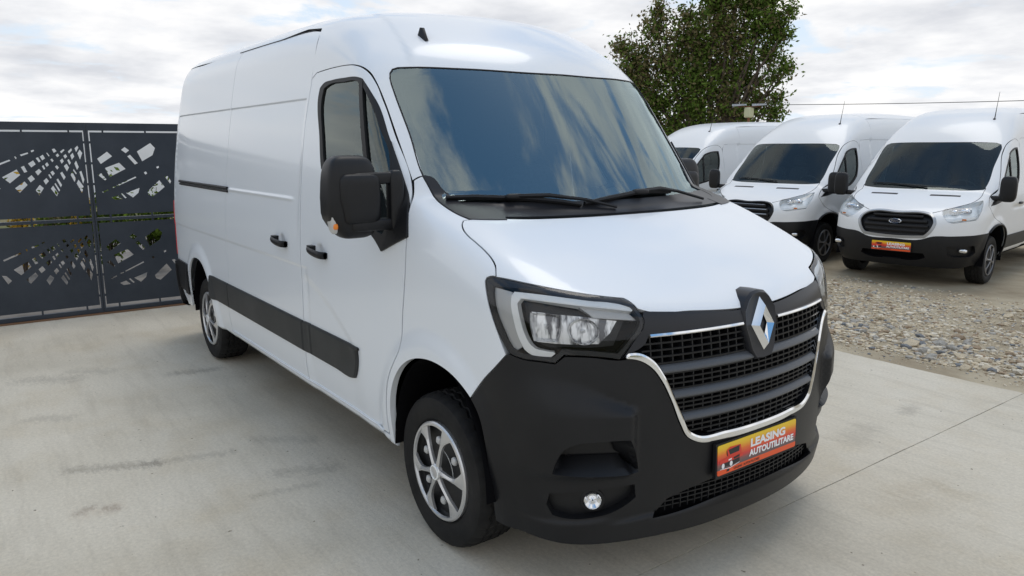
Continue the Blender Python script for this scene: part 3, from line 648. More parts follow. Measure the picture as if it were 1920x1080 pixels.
for y in np.arange(-.46, .461, .035):
    z1 = .44 - .06*max(0, (abs(y)-.25)/.21); x = float(fx(y, .39)[0]); mesh.box((x-.05, y-.0025, .34), (x-.014, y+.0025, z1))
mesh.build('intake_grid', BLACKP, van)
# fog lamp
def lamp_round(c, r, nrm, name, parent=van, depth=.02, mats=(BRIGHT, CHROME)):
    q = Vector(nrm).to_track_quat('Z', 'Y').to_matrix(); M_ = Mesh(); T_ = Mesh(); T_.lathe([(r, -depth), (r*1.02, 0), (r*.93, .003), (r*.9, -.004), (r*.55, -.012), (r*.2, -.008), (0.0005, .002)], 28, axis='z')
    M_.add([tuple(q @ Vector(p) + Vector(c)) for p in T_.v], T_.f); return M_
for s in (1, -1):
    lm = lamp_round((.715, -.738, .415), .033, (1,-.75,.05), 'fog')
    (lm if s == 1 else lm.mirrored()).build('fog_lamp', BRIGHT, van, smooth=40)
    bz = Mesh(); q = Vector((1,-.75,.05)).to_track_quat('Z','Y').to_matrix(); T_ = Mesh(); T_.lathe([(.036,-.03),(.047,-.02),(.045,0),(.037,.002),(.036,-.03)], 28, axis='z'); bz.add([tuple(q @ Vector(p) + Vector((.708,-.733,.415))) for p in T_.v], T_.f)
    (bz if s == 1 else bz.mirrored()).build('fog_lamp_ring', BLACKP, van, smooth=40)
# chrome frame
CI2 = CI
m = panel(BUM, sym(CO) + sym(CI2)[::-1], .014, .014, inset=0, lip=.03, chamfer=.007, corner=30); m.build('chrome_frame', CHROME, van)
# upper black grille panel, bonnet edge to the first row of the grid
GP = [(.77,-.656,.971),(.779,-.618,1.023),(.787,-.571,1.076),(.784,-.563,1.103),(.775,-.565,1.122),(.769,-.552,1.135),(.825,-.342,1.117),(.86,-.10,1.099),(.862,0,1.098)]
UP = [(.776,-.640,.985),(.79,-.60,1.0),(.80,-.57,1.02),(.80,-.556,1.046),(.86,-.30,1.046),(.88,0,1.046)]
m = panel(BUM, sym(GP) + sym(UP)[::-1], .02, .002, inset=.001, lip=.05, corner=25); m.build('grille_upper_panel', SATIN, van)
GB = sym([(.776,-.645,.985),(.80,-.57,1.06),(.86,-.30,1.06),(.88,0,1.06)]) + sym(CI[1:])[::-1]
m = panel(BUM, GB, .05, -.06, inset=-.05, lip=0, smooth=False); m.build('grille_backing', DEEP, van)
wl = Mesh(); band(BUM, sym(CI), [.004,-.07], closed=False, M_=wl, inset=0); wl.build('grille_frame_wall', BLACKP, van, smooth=40)
def wgr(z):   # half width of the grille opening at height z
    return float(np.interp(z, [.633,.645,.668,.717,.809,.90,.945,.98,1.0,1.04], [.20,.35,.385,.412,.455,.496,.53,.57,.575,.56]))
gm = Mesh(); BZ = (.722,.815,.916)
rows = []
for a, b_ in ((.640,.700),(.742,.795),(.835,.896),(.938,1.040)):
    n = 3 if b_ < 1.0 else 4; rows += list(np.linspace(a, b_, n+1)[:])
for z in rows:
    w = wgr(z) + .004; swept(gm, np.linspace(-w, w, 34), z, [(-.045,-.0022),(-.010,-.0034),(-.010,.0034),(-.045,.0022)])
for y in np.arange(-.585, .586, .045):
    for a, b_ in ((.628,.706),(.736,.80),(.83,.90),(.933,1.045)):
        zs = np.linspace(a, b_, 5); ok = [z for z in zs if abs(y) < wgr(z)+.002]
        if len(ok) < 2: continue
        X1 = [float(fx(y, z)[0]) for z in ok]
        for i in range(len(ok)-1):
            xa, xb = X1[i], X1[i+1]; v = [(xa-.045,y-.0025,ok[i]),(xa-.012,y-.0032,ok[i]),(xa-.012,y+.0032,ok[i]),(xa-.045,y+.0025,ok[i]),(xb-.045,y-.0025,ok[i+1]),(xb-.012,y-.0032,ok[i+1]),(xb-.012,y+.0032,ok[i+1]),(xb-.045,y+.0025,ok[i+1])]
            gm.add(v, [(0,1,5,4),(1,2,6,5),(2,3,7,6)])
gm.build('grille_grid', BLACKP, van)
for z in BZ:
    bm_ = Mesh(); w = wgr(z)+.004; swept(bm_, np.linspace(-w, w, 40), z, [(-.05,-.016),(-.008,-.017),(.006,-.012),(.008,-.006),(.004,.004),(-.012,.016),(-.05,.018)]); bm_.build('grille_bar', BAR, van, smooth=35)
for s in (1,-1):
    st = Mesh(); ys = np.linspace(-.553, -.112, 20); swept(st, ys, 1.050, [(-.004,-.006),(.010,-.006),(.012,-.002),(.008,.005),(-.004,.007)]); 
    (st if s == 1 else st.mirrored()).build('grille_chrome_strip', CHROME, van, smooth=30)
# emblem on its black housing
def plane_x(z): return .908 - .17*(z-.93)
H = [(0,1.163),(-.042,1.157),(-.068,1.138),(-.098,1.095),(-.100,1.03),(-.072,.935),(-.050,.902),(0,.898)]; H = H + [(-y,z) for y,z in H[1:-1][::-1]]
eh = Mesh(); n = len(H); k_ = 1.0
def ringH(sc_, dx): return [(plane_x(z)+dx, y*sc_, 1.03+(z-1.03)*sc_) for y,z in H]
v = ringH(1.04,-.10)+ringH(1.04,-.012)+ringH(.97,0.0)+ringH(.86,-.004); eh.add(v, [(r_*n+i, r_*n+(i+1)%n, (r_+1)*n+(i+1)%n, (r_+1)*n+i) for r_ in range(3) for i in range(n)] + [tuple(range(3*n,4*n))]); eh.build('emblem_housing', SATIN, van, smooth=35)
em = Mesh(); zc_, hh_, hw_ = 1.036, .106, .066
def rh(s_y, s_z, x0, sh=0): return [(plane_x(zc_+a*hh_*s_z)+x0, b*hw_*s_y+sh, zc_+a*hh_*s_z) for a, b in ((1,0),(0,-1),(-1,0),(0,1))]
# outer edge, raised ridge, inner opening (slightly offset), like a folded diamond
o_ = rh(1,1,0.0); rg = rh(.70,.70,.026); inn = rh(.34,.42,.004,.006); ob = rh(1,1,-.02)
v = ob+o_+rg+inn; em.add(v, [(r_*4+i, r_*4+(i+1)%4, (r_+1)*4+(i+1)%4, (r_+1)*4+i) for r_ in range(3) for i in range(4)]); em.build('diamond_emblem', CHROME, van)
# headlight
HL = [(.344,-.967,1.232),(.345,-.961,1.244),(.358,-.955,1.249),(.396,-.942,1.25),(.507,-.887,1.237),(.589,-.812,1.219),(.649,-.722,1.2),(.708,-.597,1.18),(.732,-.582,1.166),(.757,-.573,1.145),(.784,-.563,1.103),(.787,-.571,1.076),(.779,-.618,1.023),(.767,-.664,.968),(.718,-.759,.983),(.662,-.842,.99),(.642,-.868,.96),(.611,-.898,.964),(.539,-.945,.969),(.493,-.964,.981),(.443,-.976,1.046),(.393,-.981,1.139)]
BZL = [(.384,-.957,1.215),(.467,-.925,1.219),(.602,-.822,1.198),(.662,-.733,1.182),(.713,-.626,1.165),(.736,-.594,1.153),(.754,-.584,1.134),(.774,-.577,1.099),(.775,-.586,1.08),(.768,-.627,1.033),(.756,-.668,.99),(.712,-.754,1.003),(.652,-.842,1.01),(.632,-.868,.982),(.606,-.893,.982),(.539,-.938,.989),(.499,-.955,1.001),(.46,-.965,1.057),(.406,-.97,1.15)]
lens = panel(HLM, HL, .03, .003, inset=.003, lip=.02, corner=30)
hous = Mesh(); band(HLM, HL, [-.004,-.11], M_=hous, inset=.004); panel(HLM, HL, .05, -.11, inset=0, lip=0, M_=hous)
bez = panel(HLM, HL, .02, -.002, inset=.004, lip=.0, holes=[BZL], hinset=0, corner=30); band(HLM, BZL, [-.002,-.03], M_=bez)
DRL = [(.465,-.917,1.2),(.62,-.769,1.185),(.672,-.668,1.17),(.714,-.588,1.153),(.734,-.576,1.138),(.733,-.587,1.132),(.69,-.684,1.149),(.636,-.782,1.163),(.5,-.913,1.179),(.492,-.925,1.161),(.511,-.927,1.106),(.531,-.922,1.055),(.548,-.915,1.025),(.568,-.903,1.006),(.595,-.883,1.0),(.631,-.849,.996),(.612,-.871,.973),(.564,-.908,.979),(.532,-.925,.999),(.508,-.934,1.042),(.485,-.939,1.103),(.467,-.936,1.158),(.461,-.927,1.186)]
drl = panel(HLM, DRL, .012, -.006, inset=0, lip=.03, chamfer=.003, corner=30)
SD = [(.377,-.952,1.211),(.462,-.929,1.203),(.471,-.944,1.16),(.488,-.946,1.105),(.511,-.941,1.044),(.529,-.935,1.008),(.509,-.945,.991),(.48,-.955,1.007),(.447,-.963,1.054),(.396,-.965,1.152)]
sd = panel(HLM, SD, .02, -.014, inset=0, lip=.02)
IND = [(.640,-.760,1.160),(.733,-.596,1.136),(.757,-.574,1.101),(.691,-.724,1.118)]
ind = panel(HLM, IND, .02, -.026, inset=0, lip=.02, smooth=False)
def bowl(P, d0=-.022, d1=-.060, name='x'):
    M_ = Mesh(); L = smooth_line(P, True, .012, 30); q = HLM.uv(L); c = q.mean(0); rings = []
    for s_, d in ((1.0,d0),(.97,d0-.004),(.93,d0-.014),(.72,d0-.028),(.45,d1),(.22,d1-.004),(.18,d0-.02),(.05,d0-.016)): rings.append(HLM.p3(c+(q-c)*s_, d)[0])
    k = len(q); v = np.concatenate(rings); M_.add(v, [(r_*k+i, r_*k+(i+1)%k, (r_+1)*k+(i+1)%k, (r_+1)*k+i) for r_ in range(len(rings)-1) for i in range(k)]); return M_
def circ(c, ry, rz, n=20, fl=0):
    return [tuple(np.array(c) + np.array([-.66*ry*cos(a), -.75*ry*cos(a), 0]) + (0, 0, rz*sin(a))) for a in np.linspace(0, 2*pi, n+1)[:-1]]
b1 = bowl([(.520,-.888,1.121),(.566,-.852,1.122),(.607,-.812,1.118),(.614,-.818,1.066),(.609,-.826,1.022),(.572,-.858,1.020),(.540,-.886,1.022),(.526,-.892,1.07)], -.026, -.075)
b2 = bowl(circ((.665,-.752,1.062), .058, .050), -.026, -.075)
b3 = panel(HLM, [(.520,-.890,1.125),(.599,-.822,1.122),(.66,-.735,1.115),(.716,-.630,1.098),(.712,-.66,1.05),(.695,-.70,1.012),(.645,-.785,1.012),(.600,-.84,1.014),(.545,-.885,1.016)], .02, -.048, inset=0, lip=.004, smooth=False)
inn = panel(HLM, [(.497,-.915,1.172),(.64,-.775,1.158),(.70,-.67,1.143),(.742,-.605,1.11),(.745,-.66,1.01),(.70,-.765,1.008),(.66,-.83,1.012),(.60,-.88,1.008),(.555,-.91,1.03),(.52,-.92,1.09)], .03, -.055, inset=0, lip=0)
for s in (1,-1):
    hl = bpy.data.objects.new('headlight', (hous if s == 1 else hous.mirrored()).build('tmp', DEEP).data); bpy.data.objects.remove(bpy.data.objects['tmp']); COL.objects.link(hl); hl.parent = van
    for nm, mm, mt, sm_ in (('lens', lens, LENS, None), ('bezel', bez, SATIN, None), ('light_guide', drl, LAMPW, None), ('side_reflector', sd, LAMPG, None), ('turn_signal', ind, LAMPG, None), ('reflector_bowl', b1, BOWL, 30), ('reflector_bowl', b2, BOWL, 30), ('reflector_plate', b3, BOWL, None), ('inner_panel', inn, BLACKP, None)):
        (mm if s == 1 else mm.mirrored()).build(nm, mt, hl, smooth=sm_)
# protective side strips
def strip(x0, x1, endround=False, x_first=None):
    z0, z1 = .577, .760
    P = [(x0,z0),(x0,z1),((x0+x1)/2,z1),(x1,z1),(x1,z0),((x0+x1)/2,z0)]
    if endround: P = [(x0,z0),(x0,z1),((x0+x1)/2,z1),(x1+.03,z1),(x1-.008,z1-.02),(x1-.018,z0+.08),(x1-.06,z0+.01),(x1-.10,z0),((x0+x1)/2,z0)]
    m = panel(SM, [S3(x,z) for x,z in P], .04, .016, inset=.0015, lip=.018, chamfer=.009, corner=25)
    return m
def strip_bevel(x0, x1):
    m = Mesh(); xs = np.linspace(x0, x1, max(2, int(abs(x1-x0)/.05))); v = []; 
    for x in xs:
        p = np.array(S3(x,.760)); q_ = np.array(S3(x,.735)); v += [tuple(p+(0,.0,.004)), tuple(q_+(0,-.0172,0))]
    m.add(v, [(2*i,2*i+1,2*i+3,2*i+2) for i in range(len(xs)-1)]); return m
for a, b_, e in ((-3.335,-2.872,False),(-2.862,-1.412,False),(-1.404,-1.30,False),(-1.292,-.672,True)):
    m = strip(a, b_, e); both('side_protection_strip', m, TRIM)
m = panel(SM, [S3(-4.44,.50),S3(-4.44,.757),S3(-3.992,.757),S3(-3.994,.50)], .05, .014, inset=.001, lip=.02, smooth=False); both('rear_bumper_side', m, BLACKP)
rb = panel(REARM, [(-4.44,-.98,.36),(-4.44,-.98,.757),(-4.6,-.9,.757),(-4.68,0,.757),(-4.6,.9,.757),(-4.44,.98,.757),(-4.44,.98,.36),(-4.68,0,.36)], .06, .03, inset=0, lip=.03); rb.build('rear_bumper', BLACKP, van)
m = panel(SM, [S3(-4.30,.36),S3(-4.44,.50),S3(-3.99,.50),S3(-4.02,.40)], .05, 0, inset=.001, smooth=False); both('rear_lower_corner', m, WHITE)
tl = panel(REARM, [(-4.50,-.99,.80),(-4.50,-.99,1.27),(-4.62,-.93,1.27),(-4.62,-.93,.80)], .04, .006, lip=.015, inset=0); both('tail_lamp', tl, RED)
# slide rail
rl = Mesh(); xs = np.linspace(-4.22, -2.80, 40)
P = [np.array(S3(x,1.436)) for x in xs]; rl.tube([tuple(p+(0,-.004,.012)) for p in P], .011, 8); rl.tube([tuple(p+(0,-.002,-.010)) for p in P], .009, 8); rl.build('slide_rail', GAPB, van, smooth=40)
# door handles
def handle(x0, x1, z):
    m = Mesh(); n = 14; v = []; f = []; k = 10
    for i in range(n):
        t = i/(n-1); x = x0+(x1-x0)*t; z_ = z-.018*t; arc_ = sin(pi*min(1, max(0, t)))**.35; p = np.array(S3(x, z_)); o = .012+.032*arc_; hz = .016+.004*t; 
        for j in range(k): a = 2*pi*j/k; v.append((p[0], p[1]-o-.010*cos(a), z_+hz*sin(a)))
    f = [(i*k+j, i*k+(j+1)%k, (i+1)*k+(j+1)%k, (i+1)*k+j) for i in range(n-1) for j in range(k)] + [tuple(range(k)), tuple(range((n-1)*k, n*k))]
    m.add(v, f); m.box((x0-.005, S3(x0,z)[1]-.03, z-.018), (x0+.05, S3(x0,z)[1]+.01, z+.018)); m.box((x1-.035, S3(x1,z)[1]-.03, z-.034), (x1, S3(x1,z)[1]+.01, z-.004)); return m
CUP = mat('handle_cup_paint', (.60,.615,.63), .3, coat=1.0)
for (x0, x1) in ((-1.80,-1.605), (-1.225,-1.02)):
    h_ = handle(x0, x1, 1.195); 
    if x0 < -1.5: h_.build('door_handle', BLACKP, van, smooth=40)
    else: both('door_handle', h_, BLACKP, smooth=40)
    xc = (x0+x1)/2+.0; Pc = [S3(xc+.062*cos(a), 1.19+.052*sin(a)) for a in np.linspace(0, 2*pi, 15)[:-1]]; cupm = panel(SM, Pc, .02, .0012, inset=0, lip=0); 
    v = np.array(cupm.v); nn = np.array(cupm.n); d = np.hypot((v[:,0]-xc)/.062, (v[:,2]-1.19)/.052); dirv = np.stack([(v[:,0]-xc), 0*d, (v[:,2]-1.19)], 1)/.06; nn = nn - dirv*(.9*np.sin(np.clip(d,0,1)*pi))[:,None]; nn /= np.linalg.norm(nn, axis=1, keepdims=True); cupm.n = [tuple(q) for q in nn]
    cupm.build('handle_cup', WHITE, van)
# door mirror
def rounded_box(c, s, e=4.0, n=28, m_=18, warp=None):
    v = []; f = []
    for i in range(m_+1):
        ph = -pi/2 + pi*i/m_
        for j in range(n):
            th = 2*pi*j/n; sp = lambda w, p: math.copysign(abs(w)**p, w); x = sp(cos(ph), 2/e)*sp(cos(th), 2/e); y = sp(cos(ph), 2/e)*sp(sin(th), 2/e); z = sp(sin(ph), 2/e)
            if warp: x, y, z = warp(x, y, z)
            v.append((c[0]+x*s[0], c[1]+y*s[1], c[2]+z*s[2]))
    f = [(i*n+j, i*n+(j+1)%n, (i+1)*n+(j+1)%n, (i+1)*n+j) for i in range(m_) for j in range(n)]; return v, f
def mirror_set():
    hs = Mesh()
    def wp(x, y, z):   # front face domed; lower outer corner cut away, upper part a little narrower
        yy = y*(1-.10*max(0, z)) + .0; 
        if z < -.45 and y < 0: yy = y*(1-.42*(-z-.45)/.55)
        return x*(1.0 if x < 0 else 1.0)*(1-.12*z*z), yy, z
    v, f = rounded_box((-.375,-1.185,1.520), (.075,.118,.178), 4.2, 40, 26, wp); hs.add(v, f)
    # joint line around the lower shell
    arms = []
    for z in (1.600, 1.400):
        arm = Mesh(); v, f = rounded_box((-.325,-1.085,z), (.030,.125,.026), 5, 20, 12); arm.add(v, f); arms.append(('mirror_arm', arm, BLACKP))
    cov = Mesh(); v, f = rounded_box((-.345,-1.165,1.515), (.062,.095,.108), 6, 28, 16, lambda x,y,z: (x, y if not (z < -.5 and y < 0) else y*.85, z)); cov.add(v, f)
    base = Mesh(); v, f = rounded_box((-.315,-.995,1.50), (.032,.035,.135), 4, 20, 14); base.add(v, f)
    ind = Mesh(); v, f = rounded_box((-.350,-1.280,1.420), (.034,.013,.052), 3, 18, 12, lambda x,y,z: (x, y-.9*z*.6+.1, z)); ind.add(v, f)
    am = Mesh(); v, f = rounded_box((-.322,-1.276,1.402), (.012,.010,.013), 3, 14, 8); am.add(v, f)
    gm_ = Mesh(); v, f = rounded_box((-.448,-1.185,1.53), (.008,.095,.13), 6, 24, 12); gm_.add(v, f)
    return arms + [('mirror_shell', cov, BLACKP), ('mirror_base', base, BLACKP), ('side_repeater', ind, LAMPG), ('amber_bulb', am, AMBER), ('mirror_glass', gm_, CHROME)], hs
parts, hs = mirror_set()
for s in (1,-1):
    root = (hs if s == 1 else hs.mirrored()).build('door_mirror', BLACKP, van, smooth=60)
    for nm, mm, mt in parts: (mm if s == 1 else mm.mirrored()).build(nm, mt, root, smooth=60)
    if s == -1: root.location = (-.10, -.14, -.035)
# roof antenna: a short black fin
an = Mesh(); c0 = np.array([-.745,-.592,2.263]); an.add([tuple(c0+d) for d in ((-.035,-.018,-.008),(.045,-.012,-.03),(.045,.012,-.03),(-.035,.018,-.008),(-.010,-.010,.052),(.006,-.007,.050),(.006,.007,.050),(-.010,.010,.052),(.050,0,-.006))], [(0,1,5,4),(2,3,7,6),(3,0,4,7),(4,5,6,7),(1,8,5),(8,2,6),(5,8,6),(0,3,2,1)]); an.build('roof_antenna', GAPB, van, smooth=60)
# wipers
CM = CABM
def cw(y, z, off):   # point over the windscreen at lateral y and height z
    q = CM.uv([(.19+(-.78)*(z-1.42)-.42*y*y, y, z)]); return tuple(CM.p3(q, off)[0][0])
def wiper(bl, arm, joint):
    m = Mesh(); pts = [cw(*p, .018) for p in bl]; m.tube(pts, [.009]+[.0115]*(len(pts)-2)+[.009], 6); m.tube([cw(p[0], p[1], .006) for p in bl], .005, 4)
    a = Mesh(); a.tube([cw(*p, o) for p, o in arm], [.011,.011,.008,.007][:len(arm)], 6); jb = Mesh(); v, f = rounded_box(cw(*joint, .024), (.02,.05,.014), 3, 14, 8); jb.add(v, f); return m, a, jb
W1 = wiper([(-.83,1.500),(-.72,1.502),(-.60,1.500),(-.48,1.492),(-.36,1.478),(-.28,1.462)], [((-.56,1.500),.030),((-.42,1.500),.034),((-.25,1.478),.03),((-.10,1.445),.016)], (-.56,1.501))
W2 = wiper([(-.26,1.468),(-.10,1.490),(.05,1.505),(.20,1.508),(.36,1.498)], [((.10,1.506),.030),((.25,1.51),.034),((.42,1.490),.03),((.58,1.45),.016)], (.10,1.506))
for W in (W1, W2):
    r_ = W[1].build('wiper_arm', GAPB, van, smooth=40); W[0].build('wiper_blade', GAPB, r_, smooth=40); W[2].build('wiper_joint', GAPB, r_, smooth=60)
# cowl trim under the screen
m = panel(CABM, COWL + [(.12,-.70,1.43),(.11,-.70,1.455),(-.03,-.79,1.475),(-.13,-.80,1.51),(-.20,-.815,1.545),(-.27,-.835,1.60)], .02, .004, inset=0, lip=.01, corner=40); both('cowl_trim', m, SATIN)
cs = panel(CABM, [(.165,0,1.432),(.155,-.31,1.433),(.115,-.577,1.436),(.035,-.83,1.445),(-.06,-.825,1.492),(.03,-.577,1.490),(.08,-.31,1.488),(.09,0,1.487),(.08,.31,1.488),(.03,.577,1.490),(-.06,.825,1.492),(.035,.83,1.445),(.115,.577,1.436),(.155,.31,1.433)], .03, .003, inset=0, lip=.006, corner=50); cs.build('glint_cover_strip', SATIN, van)  # dark strip added over the lower screen to cover its glints
# cabin
cab = Mesh(); cab.box((-.9,-.93,.35), (.3,.93,.38)); cab.build('cabin_floor', DEEP, van)
bk = Mesh(); bk.box((-1.55,-.93,.4), (-1.52,.93,1.75)); bk.box((-1.551,-.82,1.75), (-1.521,.82,2.18)); bk.build('bulkhead', BULK, van)
wd = Mesh(); wd.add([(-1.515,.28,1.62),(-1.515,.62,1.62),(-1.515,.62,1.95),(-1.515,.28,1.95)], [(0,1,2,3)])
hd = Mesh(); hd.box((-1.5,-.82,2.10), (-.75,.82,2.13)); hd.build('headliner', BULK, van)
ds = Mesh(); prof = [(.22,1.36),(.05,1.43),(-.12,1.445),(-.30,1.42),(-.42,1.37),(-.46,1.25),(-.40,1.05),(-.30,.8),(.25,.8)]
v = [(x,-.87,z) for x,z in prof]+[(x,.87,z) for x,z in prof]; k = len(prof); ds.add(v, [(i,(i+1)%k,(i+1)%k+k,i+k) for i in range(k)]+[tuple(range(k))[::-1],tuple(range(k,2*k))]); ds.build('dashboard', DASH, van, smooth=35)
sw = Mesh(); c = Vector((-.50,.42,1.36)); ax_ = Vector((.85,0,-.5)).normalized(); e1 = Vector((0,1,0)); e2 = ax_.cross(e1)
sw.tube([tuple(c+e1*.19*cos(a)+e2*.19*sin(a)) for a in np.linspace(0, 2*pi, 33)], .015, 8); sw.tube([tuple(c+e1*.18),tuple(c-e1*.18)], .018, 8); sw.tube([tuple(c),tuple(c+ax_*.3)], .04, 8); sw.build('steering_wheel', DASH, van, smooth=40)
for y0_ in (.45,-.18,-.62):
    st = Mesh()
    for c_, s_ in (((-.95,y0_,.98),(.26,.23,.08)), ((-1.22,y0_,1.30),(.08,.22,.32)), ((-1.26,y0_,1.76),(.055,.13,.11))): v, f = rounded_box(c_, s_, 3.5, 20, 12); st.add(v, f)
    st.build('seat', SEAT, van, smooth=60)
pp = Mesh(); pp.box((-.32,.05,1.44), (-.24,.2,1.52)); pp.build('dash_display', DASH, van)
# underbody
ub = Mesh(); ub.box((-4.4,-.60,.34), (.55,.60,.40)); ub.box((-3.25,-.96,.36), (-.40,.96,.40)); ub.box((-4.6,-.9,.36), (-4.02,.9,.42)); ub.box((-3.9,-.45,.20), (-.1,.45,.35)); ub.box((-3.75,-.80,.24), (-3.6,.80,.42)); ub.box((-.1,-.78,.22), (.08,.78,.40)); ub.build('underbody', DEEP, van)
cbx = Mesh(); cbx.box((.40,-.60,.25), (.72,.60,1.0)); cbx.build('light_leak_box', DEEP, van)  # unseen dark box added to stop light coming through the front openings
# wheels
def tyre_mesh():
    m = Mesh(); seg = 132; prof = [(.222,.012),(.232,.002),(.262,-.006),(.300,-.008),(.322,-.001),(.333,.012),(.3395,.03),(.3425,.045),(.3345,.050),(.3345,.058),(.343,.062),(.3432,.085),(.335,.089),(.335,.099),(.3432,.103),(.3432,.13),(.335,.134),(.335,.144),(.343,.148),(.3425,.17),(.3345,.174),(.3345,.182),(.3395,.195),(.325,.22),(.29,.228),(.23,.22)]
    n = len(prof); v = []; f = []
    for k in range(seg):
        a = 2*pi*k/seg; cut = (k % 4 == 0)
        for i, (r, h) in enumerate(prof):
            zz = .004*(1 if (k//2) % 2 else -1) if 7 <= i <= 20 else 0; rr_ = r - (.006 if cut and (i in (5,6,7,10,11,14,15,18,19,22)) else 0); v.append((rr_*cos(a), h+zz, rr_*sin(a)))
    for k in range(seg):
        k2 = (k+1) % seg
        for i in range(n-1): f.append((k*n+i, k2*n+i, k2*n+i+1, k*n+i+1))
    m.add(v, f); return m
def hubcap_mesh():
    """silver six-spoke cover; outer face towards -y"""
    m = Mesh(); R0 = .219
    dome = lambda r: -.004 - .016*(1-(r/R0)**2)
    m.lathe([(.2185,.012),(.220,-.003),(.214,-.009),(.203,dome(.203)-.004),(.199,dome(.2)+.006)], 96)
    sp = 6
    for k in range(sp):
        a0 = 2*pi*k/sp + .25; L = []; Rr = []
        for t in np.linspace(0, 1, 12):
            r = .034 + t*(.204-.034); ce = a0 + .10*sin(pi*t)*(1 if k % 2 else -1)
            w = .0150 - .0060*sin(pi*min(1, t*1.3)) + (.027*max(0, (t-.62)/.38)**1.6)
            L.append((r, ce-w/r)); Rr.append((r, ce+w/r))
        v = [];
        for (r, a), (r2, a2) in zip(L, Rr):
            am = (a+a2)/2; v += [(r*cos(a), dome(r)+.002, r*sin(a)), (r*cos(am), dome(r)-.004, r*sin(am)), (r*cos(a2), dome(r)+.002, r*sin(a2)), (r*cos(a), dome(r)+.014, r*sin(a)), (r*cos(a2), dome(r)+.014, r*sin(a2))]
        f = []
        for i in range(11): o = i*5; f += [(o,o+1,o+6,o+5),(o+1,o+2,o+7,o+6),(o+3,o,o+5,o+8),(o+2,o+4,o+9,o+7)]
        m.add(v, f)
    m.lathe([(.0005,dome(0)-.006),(.026,dome(0)-.006),(.030,dome(0)-.004),(.034,dome(.03)-.004),(.038,dome(.04)),(.040,dome(.04)+.014)], 40); return m
TY, HC = tyre_mesh(), hubcap_mesh()
def clips(k):
    m = Mesh(); a = 2*pi*k/6+.75; r = .135; v, f = rounded_box((r*cos(a), .012, r*sin(a)), (.018,.012,.018), 2.6, 12, 8); m.add(v, f); return m
def wire():
    m = Mesh(); m.tube([(.11*cos(a), .004, .11*sin(a)) for a in np.linspace(.2, 1.5, 9)], .0015, 5); return m
CL = [clips(k) for k in range(5)] + [wire()]
RIMD = mat('dark_wheel_face', (.02,.02,.021), .5)
for x, yy, s in ((0,-.985,1),(0,.985,-1),(-3.682,-.975,1),(-3.682,.975,-1)):
    w = TY.build('wheel', RUBBER, van, smooth=28); w.location = (x, yy, .3432); w.rotation_euler = (0, 0.35 if s == 1 else .8, 0 if s == 1 else pi)
    if x == 0: w.rotation_euler[1] = .12
    HC.build('hubcap', SILVER, w, smooth=35); [q_.build('wheel_clip' if i_ < 5 else 'retaining_wire', LAMPG, w, smooth=60) for i_, q_ in enumerate(CL)]
    d = Mesh(); d.lathe([(.222,.015),(.20,.03),(.0005,.035)], 48); d.lathe([(.0005,.22),(.23,.22)], 32); d.build('wheel_disc', RIMD, w)
    lg = Mesh(); lg.lathe([(.032,dz) for dz in (-.022,-.0275)] + [(.028,-.0285),(.0275,-.024)], 32); lg.build('hub_ring', LAMPW, w)
# number plate holder with the dealer plate
def text_mesh(body, size, bold=.0, sx=1.0):
    cu = bpy.data.curves.new('txt', 'FONT'); cu.body = body; cu.size = size; cu.offset = bold; cu.resolution_u = 3; o = bpy.data.objects.new('txt', cu); COL.objects.link(o)
    dg = bpy.context.evaluated_depsgraph_get(); me = bpy.data.meshes.new_from_object(o.evaluated_get(dg)); v = [(p.co.x*sx, p.co.y) for p in me.vertices]; f = [tuple(p.vertices) for p in me.polygons]
    bpy.data.objects.remove(o); w = max(a for a, _ in v)-min(a for a, _ in v); return v, f, w
PLM = mat('plate_print', (.8,.4,.05), .35, coat=.3)
t = PLM.node_tree; b = t.nodes['Principled BSDF']; c = N(t, 'ShaderNodeTexCoord'); sp_ = N(t, 'ShaderNodeSeparateXYZ'); t.links.new(c.outputs['Object'], sp_.inputs[0])
u_ = M(t, 'ADD', M(t, 'DIVIDE', sp_.outputs[2], .124), .5)
gr = ramp(t, u_, [(0,(.80,.09,.012)),(.175,(.80,.09,.012)),(.18,(.09,.08,.085)),(.33,(.22,.09,.08)),(.47,(.68,.035,.03)),(.66,(.80,.16,.02)),(.84,(.85,.48,.015)),(1,(.86,.60,.02))]); t.links.new(gr, b.inputs['Base Color'])
PW = mat('plate_white_ink', (.85,.85,.85), .4); PK = mat('plate_black_ink', (.02,.02,.022), .4); PR = mat('plate_red_ink', (.7,.05,.03), .4)
